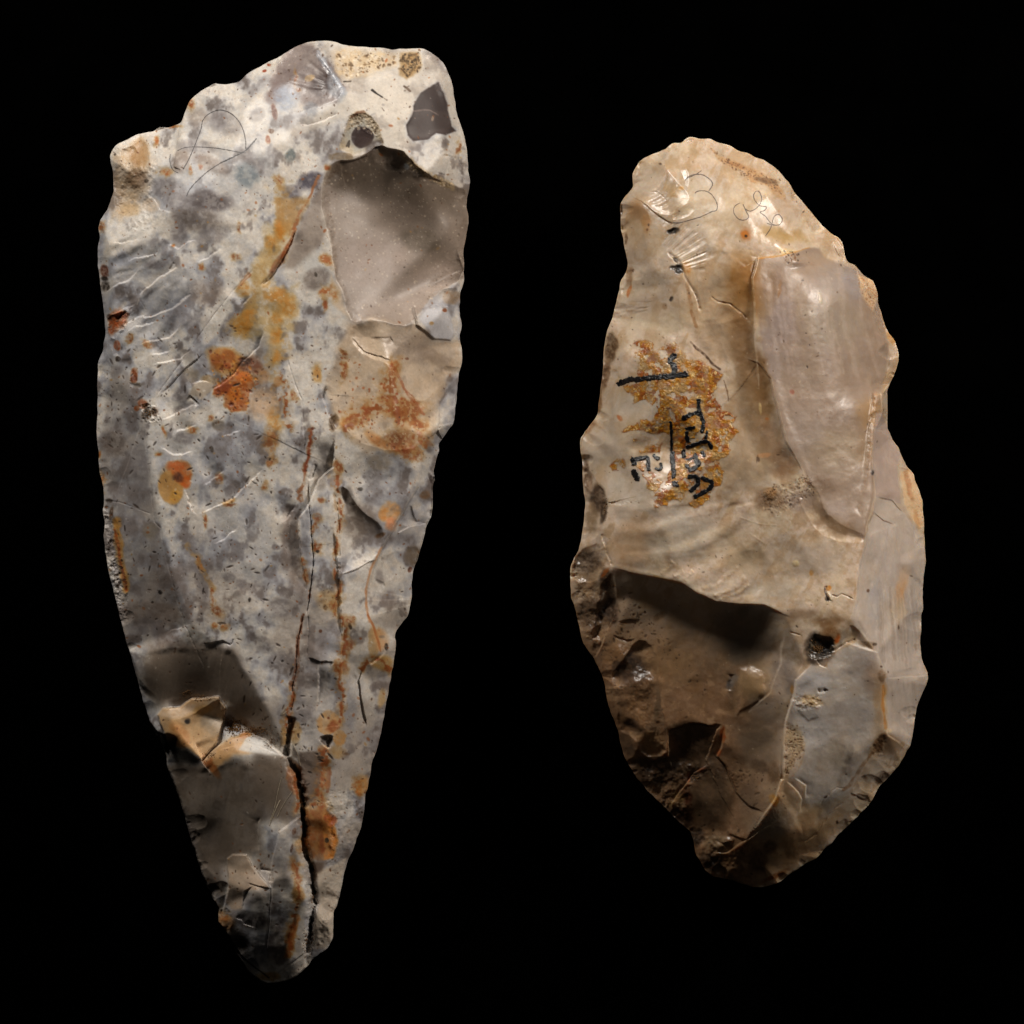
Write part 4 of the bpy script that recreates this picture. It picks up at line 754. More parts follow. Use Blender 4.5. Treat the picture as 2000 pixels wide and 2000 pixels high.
# crumbs of soil caught on the ledge
def crumbs(s, name, parent, spots, mat, seed):
    rs = random.Random(seed); V = []; Fq = []; Tt = []
    for (t, cx, cy, rx, ry, n, r0, r1) in spots:
        o = TO[t]
        for _ in range(n):
            x = o[0] + (cx + rs.gauss(0, .5) * rx) / Z; y = o[1] + (cy + rs.gauss(0, .5) * ry) / Z; r = rs.uniform(r0, r1) * (0.6 + 0.4 * rs.random())
            h = float(s.hat(x, y)) + r * 0.45; b = len(V)
            for d in ((1, 0, 0), (-1, 0, 0), (0, 1, 0), (0, -1, 0), (0, 0, 1), (0, 0, -1)):
                k = rs.uniform(.7, 1.25) * r
                V.append((x + d[0] * k + rs.uniform(-.3, .3) * r, y + d[1] * k + rs.uniform(-.3, .3) * r, h + d[2] * k))
            for a_, b_, c_ in ((0, 2, 4), (2, 1, 4), (1, 3, 4), (3, 0, 4), (2, 0, 5), (1, 2, 5), (3, 1, 5), (0, 3, 5)): Tt.append((b + a_, b + c_, b + b_))
    V = np.array(V); me = mesh_from(name, world(V[:, 0], V[:, 1], V[:, 2]), np.zeros((0, 4), int), np.array(Tt))
    me.polygons.foreach_set('use_smooth', np.zeros(len(Tt), bool))
    o = link(name, me, mat, parent); o['kind'] = 'stuff'; return o
crumbs(sl, 'soil_crumbs', left, [('G', 1150, 1060, 90, 80, 260, .7, 2.2), ('G', 1350, 1090, 130, 50, 320, .6, 1.6), ('G', 1500, 1190, 80, 60, 120, .5, 1.2), ('G', 860, 780, 150, 25, 200, .5, 1.3), ('G', 700, 740, 60, 30, 60, .6, 1.3), ('G', 1060, 950, 30, 120, 80, .6, 1.4), ('G', 920, 1320, 60, 30, 120, .6, 1.3),
  ('I', 1310, 900, 25, 160, 90, .7, 1.8), ('I', 1260, 1350, 40, 120, 90, .7, 2.2), ('C', 540, 1780, 60, 60, 90, .6, 1.5)], M_soil, 5)

# ================================================================== RIGHT TOOL
OUT_R = T('''J 245,800 255,750 290,700 340,640 375,590 365,500 370,460 430,350 490,320 540,295 620,265 690,235 720,205 750,178 830,182 860,145 910,120 940,125 990,142
1080,140 1170,175 1270,200 1330,235 1395,265 1460,280 1520,320 1620,350 1720,420 1780,480 1850,570 1890,650 K 590,120 690,240 780,350 880,455 960,495 990,530
1010,600 1030,700 1050,730 1110,755 1150,800 1220,870 1290,905 1320,980 1332,1040 1330,1110 1370,1210 1400,1330 1440,1410 1490,1470 1520,1540 1530,1600 1525,1680
1490,1790 1450,1880 M 1420,110 1425,250 1425,470 1460,550 1530,650 1560,730 1610,830 1670,890 1680,950 1720,1040 1755,1140 1760,1250 1770,1390 1765,1440 1780,1600
1785,1720 1770,1850 O 1755,140 1765,330 1740,390 1745,520 1730,650 1755,840 1790,900 1808,980 1790,1060 1740,1160 1705,1240 1680,1400 1655,1570 1640,1640 1600,1680
1590,1720 1540,1800 Q 1640,760 1570,830 1530,870 1480,970 1430,1050 1350,1110 1340,1140 1240,1230 1150,1310 1090,1390 1020,1450 940,1540 850,1580 700,1680 640,1730
560,1780 440,1810 340,1805 P 1400,1740 1230,1710 1140,1640 1100,1560 1060,1480 1040,1380 1010,1280 900,1190 790,1080 700,990 600,890 500,770 440,670 380,560 350,450
330,330 270,190 220,30 N 440,1720 400,1600 340,1480 240,1340 200,1180 170,1040 125,900 120,780 115,620 150,530 200,450 215,370 240,250 250,120 260,0
L 200,1780 180,1580 185,1450 165,1350 165,1240 210,1170 270,1090 330,1000 340,880 360,700 385,560 380,420 400,300 420,210 450,130 J 180,1820 210,1700 240,1580
255,1490 310,1390 320,1330 310,1260 285,1150 270,1030 252,980 258,880''')
sr = Stone(OUT_R, STEP, 8)
pts = [(1300,330,42),(1250,400,44),(1330,400,70),(1400,330,54),(1450,420,90),(1500,380,66),(1560,470,60),(1540,500,92),(1420,520,104),(1320,560,88),(1270,520,62),(1640,560,82),(1690,640,52),
 (1590,600,108),(1630,760,104),(1610,900,114),(1330,650,94),(1230,700,62),(1430,620,100),(1430,720,100),(1445,820,102),(1300,780,104),(1200,800,46),(1210,880,66),(1400,880,110),(1490,920,112),
 (1280,980,108),(1160,980,22),(1150,1060,24),(1420,1060,104),(1540,1040,118),(1620,1010,114),(1730,900,50),(1750,960,46),(1500,1130,112),(1600,1120,120),(1740,1100,66),(1780,1100,34),(1770,1200,44),
 (1180,1180,26),(1150,1130,16),(1200,1250,30),(1300,1330,58),(1240,1330,50),(1205,1340,34),(1420,1330,68),(1350,1400,60),(1260,1430,50),(1230,1400,42),(1460,1480,66),(1440,1550,54),(1320,1480,38),(1370,1560,36),(1300,1520,20),(1420,1620,34),(1390,1655,18),
 (1640,1330,110),(1770,1330,46),(1750,1410,42),(1600,1450,102),(1680,1470,80),(1580,1530,88),(1700,1520,34),(1640,1550,58),(1540,1620,64),(1600,1620,36),(1490,1690,28),(1560,1670,18)]
rid = [[(1196,1106,74),(1235,1118,88),(1276,1127,100),(1330,1138,108),(1360,1157,110),(1397,1176,112),(1440,1180,114),(1480,1180,118),(1528,1198,120),(1600,1190,122)],
       [(1230,1165,58),(1300,1190,68),(1380,1235,74),(1450,1252,80),(1505,1272,92)],
       [(1722,770,66),(1722,805,70),(1707,840,84),(1701,885,92),(1703,970,100),(1688,1030,108),(1675,1100,114),(1669,1170,120),(1658,1205,122),(1683,1240,116),(1710,1275,108),(1726,1320,100),(1722,1350,94),(1728,1425,80)],
       [(1572,1300,114),(1552,1330,112),(1540,1370,108),(1530,1420,98),(1530,1500,104),(1524,1540,98),(1505,1575,88),(1480,1610,74),(1450,1650,54)],
       [(1484,512,104),(1470,560,112),(1478,640,116),(1500,740,120),(1516,795,122),(1535,862,124),(1568,930,122)],
       [(1190,900,40),(1182,985,58),(1178,1030,62),(1187,1070,68),(1196,1100,73)]]
sr.base(pts, rid, 4.5, 1.6)
sr.smooth('O 560,1050 900,860 1180,900 1230,1400 Q 1150,800 800,1300 560,900 600,500', 20)
sr.smooth('K 250,800 700,700 1200,900 1380,1500 1300,1932 M 1250,700 1150,1300 700,1000 450,400 350,0', 22)
sr.smooth('J 1000,300 1500,500 1800,1000 1400,1600 1000,1900 L 900,1900 400,1600 600,700', 12, .8)
X, Y = sr.X, sr.Y
sr.H += (vn(X, Y, 90, 14, 3) - 0.5) * 7 + (vn(X, Y, 30, 16, 3) - 0.5) * 2.4
# ---- relief
sr.step_('N 490,600 700,665 900,705 1150,755 1300,850 1480,935 1700,955 1932,960 O 250,290 420,370 520,400', 9, 60, 2, 1, 4)
sr.step_('K 190,1932 160,1500 150,1100 135,900 190,710 410,680 560,640 680,600 770,600', 11, 26, 4, -1, 3)
sr.step_('M 60,-200 180,-150 230,-100 300,0 360,230 450,590 620,900', 11, 34, 3, 1, 3)
sr.scar('M 640,930 760,1080 800,1250 1000,1400 1190,1470 1190,1540 950,1540 740,1450 620,1250 560,1080', 7, 16, (0.0, 0.03), 4)
sr.step_('M 1350,150 1365,320 1290,480 1260,700 1270,900 1290,1100 1270,1250 1200,1400 1190,1540 1140,1750 1110,1932 O 1110,240 1050,420', 9, 40, 3, -1, 2)
sr.step_('M 1560,750 1510,830 1530,1000 1560,1180 1640,1320 1680,1600', 9, 24, 4, -1, 2)
sr.step_('K 1440,1580 1400,1800 M 1350,100 1380,300 1425,480', 9, 18, 2, -1, 2)
sr.step_('M 1300,1110 1460,1140 1570,1270', 4, 14, 3, 1); sr.step_('M 1270,1250 1370,1330 1480,1370', 4, 16, 3, 1)
sr.scar('M 1540,870 1640,850 1680,950 1755,1140 1765,1390 1720,1410 1640,1300 1570,1180', 6, 8, (0, 0), 6); sr.bumps('M 1540,870 1640,850 1755,1140 1765,1390 1640,1300 1570,1180', 9, 2.2)
sr.flutes('M 1200,1450 1500,1350 1700,1500 O 1780,300 1790,900 1400,960 1300,740 1180,580 1100,400', 'M 1600,-200', 26, 7, 4, 3)
sr.flutes('O 1380,980 1790,970 1700,1300 1650,1600 1420,1500', 'O 1400,-1500', 60, 4, 4, 4)
sr.step_('O 1400,985 1600,975 1800,970', 3, 12, 4, -1); sr.groove('O 1520,450 1515,700 1525,860', 1.6, 1.1, 2, (96, 66, 46), .7)
sr.step_('K 960,740 1130,800 M 1500,-300', 4, 20)
sr.scar('K 640,330 720,340 880,455 980,500 1030,700 960,740 830,680 770,560 700,430', 8, 12, (0.08, 0), 4); sr.step_('K 900,520 950,640 1060,760', 4, 14, 3, 1)
sr.step_('K 1160,850 1140,960 1200,1080 1300,1250 1350,1400 1430,1560', 5, 18, 5, -1)
# scallops along the upper-left edge
sr.scar('J 380,560 420,380 560,300 660,400 760,540 860,640 910,740 740,880 600,860 480,780 350,680', 9, 14, (0.06, -0.02), 6)
sr.ripples('J 420,420 640,400 800,600 700,850 500,760 400,560', 1250, 330, 15, 1.0, 4, 6)
sr.scar('J 560,330 760,190 820,320 900,520 880,640 760,520 660,400', 5, 10, (-0.05, 0), 4)
sr.ripples('L 600,100 1400,100 1700,800 1700,1900 900,1900 N 600,100 1900,100 1900,500 600,500', 1215, 760, 30, .5)
sr.step_('J 350,680 450,740 600,870 700,940 780,970', 7, 18, 4, 1)
sr.scar('J 740,860 880,690 980,800 880,900 740,930', 3, 5, (0.1, -0.1), 3)
sr.flutes('J 640,940 860,940 1080,1120 1050,1420 860,1380 700,1230 640,1150', 'J 400,1500', 40, 3.5, 4, 7)
sr.flutes('J 150,1750 600,1600 500,1800 200,1900', 'J 900,1700', 14, 5, 3, 9)
sr.scar('J 260,760 380,740 540,880 480,1060 520,1250 370,1350 310,1250 260,1000', 7, 14, (-0.05, 0), 6)
sr.scar('J 380,1380 360,1560 260,1640 250,1500 310,1390', 9, 6, (0, 0), 4); sr.scar('J 250,760 280,860 260,960 240,860', 6, 5)
sr.scar('J 285,1030 340,1090 330,1200 290,1160', 5, 5)
sr.groove('J 690,1210 800,1330 850,1460 950,1600 1000,1800', 4, 2.6, 4, (112, 80, 50), .7, 1.2); sr.groove('J 1090,1640 1160,1700 1280,1720 1390,1810 1440,1870', 3, 1.4, 3, (84, 56, 34), .75, 1.1)
sr.groove('J 520,655 580,650 640,690 680,740', 1.4, .9, 3, (96, 70, 50), .6)
sr.ripples('J 860,1380 1200,1200 1500,1350 1480,1900 1000,1900', 1245, 500, 44, 1.4); sr.ripples('J 1400,1100 1560,1300 1480,1300', 1560, 700, 20, 1)
sr.step_('J 1590,1210 1530,1300 1400,1380', 2, 10, 3, 1)
sr.ripples('N 500,0 1900,0 1932,900 1480,930 900,700 520,600', 1245, 820, 52, 1.6)
for l in ['N 960,680 1030,620 1080,560', 'N 1080,700 1170,640', 'N 1170,740 1260,640', 'N 1330,820 1480,790 1600,680 1690,600', 'N 1450,900 1650,800 1760,700', 'N 1500,930 1700,850 1800,760']: sr.ridge(l, 1.5, 4.5, 8)
for l in ['M 0,1300 200,1370 380,1380', 'M 100,1450 260,1560', 'M 420,1480 480,1400 490,1340', 'M 320,1290 360,1250']: sr.ridge(l, .5, 1.5, 3)
sr.bumps('M 200,1080 300,1000 450,990 620,900 740,1080 600,1180 350,1300 240,1250', 7, 1.4, 8, 14)
# deep left margin
sr.scar('L 430,210 510,300 530,420 500,560 420,620 360,800 380,560 390,400', 12, 7, (0, 0), 4); sr.bumps('L 430,210 530,420 360,1000 330,900', 12, 2)
sr.scar('L 190,1460 330,1640 400,1780 400,1932 N 450,0 420,200 380,330 220,420 260,100', 16, 12, (0.05, 0), 5)
sr.step_('L 300,1640 380,1720 410,1850 N 450,0 420,160 410,240', 12, 16, 3, 1, 3)
sr.scar('N 400,380 400,640 370,760 150,760 120,650 190,460', 12, 10, (0, 0), 5); sr.bumps('N 130,600 450,300 550,1100 350,1450 200,1150', 22, 6, 8, 16)
sr.groove('N 410,300 460,480 510,610', 5, 2, 3, (70, 46, 28), .6); sr.scar('N 520,640 560,900 540,1050 430,1300 300,1300 380,950 400,780', 20, 14, (0, 0), 6)
sr.scar('N 740,1290 860,1320 940,1480 960,1900 P 800,320 780,560 560,570 470,380 330,330 N 560,1900 500,1640 600,1500', 14, 9, (0, 0), 4)
sr.step_('N 560,1130 650,1110 780,1105', 5, 10, 3, 1); sr.step_('N 520,1250 640,1300 720,1290', 6, 8, 3, 1); sr.step_('N 350,1480 400,1380 520,1100 560,900', 8, 20, 4, -1)
sr.bumps('N 400,1350 900,1350 950,1900 P 780,300 780,560 500,560 N 450,1700', 24, 4, 8, 10)
sr.step_('P 560,570 640,580 790,560 800,320 830,300 1000,240 1300,260 1330,300', 16, 70, 12, 1, 5)
sr.step_('P 1340,270 1300,480 1260,560 1340,640 1440,900 1560,1020 1720,1090', 12, 34, 3, 1, 3)
sr.bumps('P 500,600 800,600 1200,650 1000,900 1000,1200 800,1080 600,880', 30, 9, 10, 20); sr.bumps('P 1000,1250 1500,1300 1600,1750 1200,1720 1060,1480', 40, 12, 10, 20)
sr.step_('P 1360,1290 1540,1350 1350,1480 1200,1480', 9, 22, 4, 1, 3); sr.step_('P 1170,640 1050,720 870,960 800,1080', 8, 18, 4, 1)
# the low flange between pit and toe
sr.step_('O 430,580 410,700 400,850 300,1120 100,1300', 3, 34, 5, 1, 4); sr.slab('O 20,900 120,880 240,950 250,1080 200,1200 0,1320', 3, 12, 6, 4)
sr.groove('N 1630,1620 1610,1780', 3, 5, 3, (110, 100, 92), .8)
sr.step_('O 690,850 540,1000 520,1150 450,1380 425,1600 430,1932 Q 600,780 540,960 460,1080 300,1330', 8, 34, 2, 1, 3)
sr.scar('O 660,620 740,560 860,570 910,640 880,730 800,800 700,810 640,740', 13, 10, (0, 0), 12); sr.bumps('O 640,620 760,560 900,600 880,780 700,810', 6, 2)
sr.step_('O 720,800 760,860 830,890', 3, 8, 3, -1); sr.scar('O 900,700 960,560 1060,460 1180,580 1280,740 1150,700 1000,640', 6, 10, (0, 0), 4); sr.groove('O 870,730 1000,650 1100,610', 3, 2, 3, (110, 88, 64), .5)
sr.groove('O 480,545 580,580', 2, 1.2, 2, DK, .7); sr.groove('O 870,195 920,215 965,190 1080,235', 2.5, 1.1, 2, (84, 60, 42), .85); sr.groove('O 820,110 825,190 850,260', 4, 2.2, 2, (60, 40, 26), .8)
sr.ridge('O 830,170 855,210 870,250', 4, 2.4, 2)
sr.step_('O 1150,690 1300,740 1350,860 1390,960 1360,1100 1390,1450 1400,1520 Q 1700,430 1790,520', 7, 30, 2, -1, 3)
sr.slab('O 560,1200 700,1190 790,1240 760,1340 660,1380 580,1320', 1.2, 6, 5, 1); sr.bumps('O 480,1150 780,1150 780,1260 560,1300', 5, 2.2)
sr.bumps('O 440,1400 600,1440 640,1560 620,1680 560,1700 430,1932 Q 700,780 600,780', 10, 0.9, 6, 6); sr.groove('O 740,1100 820,1090', 4, 3.4, 3, (70, 54, 40), .8)
sr.scar('Q 1560,330 1720,430 1790,530 1640,760 1500,600 1420,560 1430,470', 5, 14, (0.0, 0.0), 5); sr.bumps('Q 1440,460 1600,330 1560,560 1450,560', 6, 2.4)
sr.scar('Q 1500,590 1630,640 1640,720 1450,880 1430,980 1240,900 1400,620', 5, 12, (0.04, 0), 5); sr.scar('Q 1600,740 1480,820 1440,950 1520,880', 5, 5)
sr.step_('Q 1250,900 1340,950 1430,985', 3, 16, 3, 1); sr.step_('Q 720,760 830,830 830,960', 4, 10, 3, -1); sr.step_('Q 640,780 760,900 790,960 770,1100', 4, 10, 3, -1)
sr.groove('Q 1210,870 1120,850 1020,940 970,1010', 1.6, 1.2, 3, (110, 78, 50), .6); sr.groove('Q 1200,990 1110,1060 1040,1150 930,1300 820,1380', 1.6, 1.6, 4, (120, 86, 56), .6)
sr.retouch(90, 15, 2, 8, 4, 22); sr.hinges(0, 16, .8, 2.2, 40, 50, 40, 110)
sr.H += .35 * vn(X, Y, 6, 90, 3, .7)
# ---- pigment
n1 = vn(X, Y, 90, 21, 4, .55); n2 = vn(X, Y, 34, 22, 4, .6)
BASE = (202, 181, 160)
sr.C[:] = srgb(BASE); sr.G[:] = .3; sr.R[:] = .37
sr.mix(full, .6 * ss(.45, .62, n1), (176, 160, 142)); sr.mix(full, .5 * ss(.55, .68, vn(X + .5 * Y, (Y - .5 * X) / 3, 20, 28, 4, .6)), (170, 138, 100)); sr.mix(full, .5 * ss(.55, .72, n2), (172, 146, 112)); sr.mix(full, .5 * ss(.55, .7, vn(X, Y, 50, 24, 3)), (212, 194, 168))
sr.mix(full, .85 * ss(1110, 1350, Y - .2 * (X - 1300)) * ss(1560, 1440, X), (108, 76, 48)); sr.mix(full, 0.18 * ss(0.4, 0.7, vn(X, Y, 5, 17, 3, .7)), (168, 142, 114)); sr.mix(full, .4 * ss(.5, .7, vn(X, Y, 14, 18, 4, .65)), (172, 140, 104))  # first mix browns the lower left and paints its shade into the pigment
Pp = sr.paint; Bb = sr.blob
Pp('K 190,710 410,680 560,640 680,600 770,600 830,690 960,740 1130,800 1290,900 1330,1100 1400,1330 1440,1580 1400,1800 M 1350,150 1360,310 1290,480 1260,700 1280,1100 1200,1400 1190,1540 1000,1400 800,1250 740,1080 640,920 450,590 360,230 300,0 K 250,1730 190,1300 150,900', (148, 127, 110), .9, 4, 5, .15, 40, rough=.42, grain=.4)
for q in [('K',300,950,110,150,(132,108,90),.75,10),('K',420,1300,120,250,(150,134,130),.6,0),('K',300,1600,90,250,(140,126,122),.5,-5),('K',900,900,200,160,(158,148,142),.6,0),('K',900,1300,260,260,(166,152,132),.6,20),('K',1100,950,90,150,(150,142,142),.6,-10),
 ('M',1250,300,130,130,(166,128,82),.8,0),('M',1180,600,150,200,(150,122,92),.7,10),('M',900,680,260,200,(166,146,120),.7,0),('M',600,500,170,200,(160,144,132),.6,-20),('M',800,1000,110,70,(124,100,78),.75,20),('M',900,1220,180,80,(178,160,148),.7,10),
 ('M',900,1400,200,60,(130,102,72),.8,20),('M',740,1230,50,150,(124,98,72),.8,-35),('M',300,1150,120,100,(120,92,66),.7,0),('M',560,1150,150,90,(140,120,106),.7,0),
 ('J',1400,1600,230,300,(150,108,60),.8,0),('J',1380,1350,160,130,(156,122,80),.6,-30),('K',60,900,100,160,(140,94,42),.85,0),('K',40,1500,110,260,(124,84,44),.8,-5),('K',120,1800,110,200,(124,88,52),.8,0),('M',200,150,110,260,(130,92,50),.8,-12),('M',300,550,110,180,(140,104,70),.7,-15),('M',400,800,110,140,(136,100,68),.7,-20),
 ('M',150,800,150,200,(160,136,106),.6,0),('J',1750,1050,160,60,(176,146,96),.7,10),('K',450,500,220,70,(170,136,84),.7,8),('J',1200,300,60,50,(160,148,130),.5,0),('J',1000,1650,200,300,(176,146,110),.6,0),('J',900,700,120,160,(178,160,134),.5,0),
 ('J',1100,800,300,200,(204,184,154),.5,0),('J',500,560,130,150,(210,190,166),.6,0),('J',430,950,130,240,(180,150,116),.6,0),('J',400,840,100,90,(150,108,66),.6,30),('J',500,960,40,100,(160,112,62),.6,0),('J',740,640,60,80,(196,156,100),.6,0),('J',1430,1060,60,50,(160,90,40),.5,0),
 ('L',700,950,260,160,(178,166,150),.7,0),('L',450,1350,220,200,(174,160,142),.6,0),('L',600,1750,250,200,(182,172,158),.7,0),('L',900,150,350,100,(204,186,156),.6,0),('L',1500,300,170,200,(150,124,94),.6,0),('L',1700,900,120,500,(146,118,86),.65,0),('L',1600,1500,200,300,(156,136,112),.6,0),
 ('N',700,400,170,250,(176,140,104),.7,20),('N',1200,350,330,200,(178,166,148),.7,0),('N',1100,150,200,120,(186,176,164),.5,0),('N',1700,450,200,200,(160,140,112),.5,0),('N',1700,1150,260,170,(112,98,84),.8,0),('N',1640,1700,45,80,(104,98,94),.85,5),('N',1850,1650,110,160,(150,122,86),.7,0),
 ('N',1000,1500,300,200,(150,116,78),.6,0),('N',1750,1350,150,150,(118,106,92),.7,0),('O',100,650,260,170,(110,96,80),.7,0),('O',110,1050,120,130,(150,122,86),.7,0),('O',430,950,100,200,(124,112,104),.7,0),('O',250,1250,150,120,(140,128,116),.6,0),('O',180,1600,190,250,(104,88,72),.7,0),
 ('O',550,400,150,60,(130,104,78),.7,0),('O',850,450,120,60,(130,92,54),.8,0),('O',300,150,240,90,(156,146,132),.5,0),('M',700,1700,260,150,(172,156,140),.7,0),('M',100,1700,200,150,(150,128,98),.5,0)]:
    Bb(q[0], q[1], q[2], q[3], q[4], q[5], q[6], q[7], soft=.55, warp=26, brk=.25, bs=26)
Pp('M 1300,320 1365,320 1460,560 1550,720 1510,830 1540,1180 1300,1110 1270,900 1270,600', (176, 156, 144), .9, 2.5, 3, 0, rough=.42)
Pp('M 1270,1250 1300,1110 1460,1140 1580,1270 1700,1420 1780,1600 O 1778,0 1765,330 1740,500 1755,840 1808,980 1680,1400 1640,1640 1420,1500 1390,1100 1300,740 1050,420 1110,240 1110,0 M 1190,1500', (188, 174, 162), .9, 3, 4, .12, 40, rough=.42, grain=.4)
Pp('O 540,1000 690,850 820,880 870,760 1100,640 1300,740 1390,960 1360,1100 1390,1450 Q 1560,330 1430,470 1400,620 1240,900 1000,1000 830,1000 830,830 700,760 800,600 820,400 O 450,1380', (190, 180, 170), .9, 3, 5, .25, 30, rough=.45, grain=.4)
for q in [('O',1180,900,180,170,(160,148,140),.6,0),('O',1280,1000,90,160,(160,128,100),.6,0),('O',700,1020,160,100,(168,164,164),.7,0),('O',900,1700,160,110,(186,170,150),.7,0),('O',1000,1350,260,160,(160,150,142),.6,0),('O',700,1450,150,200,(176,170,166),.6,0),('O',1330,1250,60,300,(184,150,108),.7,0),
 ('O',1540,120,70,170,(196,150,104),.85,10),('O',1520,350,60,120,(196,172,140),.7,0),('O',1280,250,60,200,(170,166,168),.5,0),('O',1650,350,50,300,(168,158,150),.5,0),('O',950,600,60,90,(160,146,130),.6,30),('M',1450,1800,150,160,(184,170,160),.5,0),('Q',1600,450,110,90,(158,128,98),.8,30),
 ('Q',900,1100,170,60,(176,146,108),.7,-35),('Q',800,1350,260,150,(176,134,92),.8,-35),('Q',1000,1250,230,80,(182,148,108),.7,-40),('Q',650,1550,220,110,(176,138,98),.7,-30),('Q',1320,1050,120,70,(166,148,124),.7,-35),('Q',1100,950,130,60,(160,154,146),.6,-30),('Q',1500,700,110,110,(192,176,158),.7,0),
 ('Q',450,1200,160,100,(150,134,114),.6,-20),('Q',650,950,90,120,(150,120,86),.7,-20),('Q',300,1000,90,200,(96,78,62),.5,0)]:
    Bb(q[0], q[1], q[2], q[3], q[4], q[5], q[6], q[7], soft=.55, warp=22, brk=.25, bs=26)
for k in range(22):
    x = 1290 + k * 21 + random.uniform(-8, 8); sr.stroke(f'O {x-20},{40+random.random()*250} {x},{400} {x+15+k},{700+random.random()*230}', random.uniform(.8, 2.6), random.choice([(204, 192, 182), (160, 150, 144), (150, 132, 116)]), .35, 8, .5)
for k in range(16):
    x = 250 + k * 60 + random.uniform(-20, 20); sr.stroke(f'K {x},{800+random.random()*200} {x+20},{1300} {x+90+k*6},{1800}', random.uniform(2, 6), random.choice([(190, 172, 160), (150, 134, 126), (160, 138, 112)]), .3, 12, .5)
Pp('J 1080,220 1200,310 1400,390 1600,460 1720,540 1780,640 1820,740 1700,680 1640,600 1490,570 1400,450 1200,370', (178, 136, 92), .85, 3, 8, .4, 7, rough=.75, grain=1); Bb('J', 1620, 540, 110, 35, (96, 72, 52), .75, 12); Bb('J', 1350, 400, 80, 22, (150, 106, 66), .6, 20)
sr.specks(220, 51, [(110, 76, 48), (84, 58, 40), (150, 110, 70)], .7, 1.9, 'J 1080,220 1400,390 1720,540 1820,740 1640,600 1490,570 1200,370', .8, .8, .2)
Pp('M 1540,870 1640,850 1680,950 1755,1140 1765,1390 1720,1410 1640,1300 1570,1180', (208, 174, 132), .92, 3, 6, .1, 10, rough=.75, grain=1); Bb('M', 1620, 1000, 30, 150, (166, 112, 70), .7, -10); Bb('M', 1700, 1320, 30, 90, (180, 130, 80), .6, -10)
Pp('K 1150,840 1290,905 1330,1040 1290,1200 1200,1080 1140,960', (204, 168, 126), .85, 4, 6, .3, 8, rough=.7, grain=1); Pp('K 380,610 560,640 420,690', (218, 192, 140), .8, 4, 5)
Bb('K', 1460, 1450, 30, 80, (196, 146, 86), .7, -35); sr.specks(30, 52, [DK, (110, 70, 40)], .8, 2.2, 'K 380,620 560,640 600,760 420,760', .85, 1, .4)
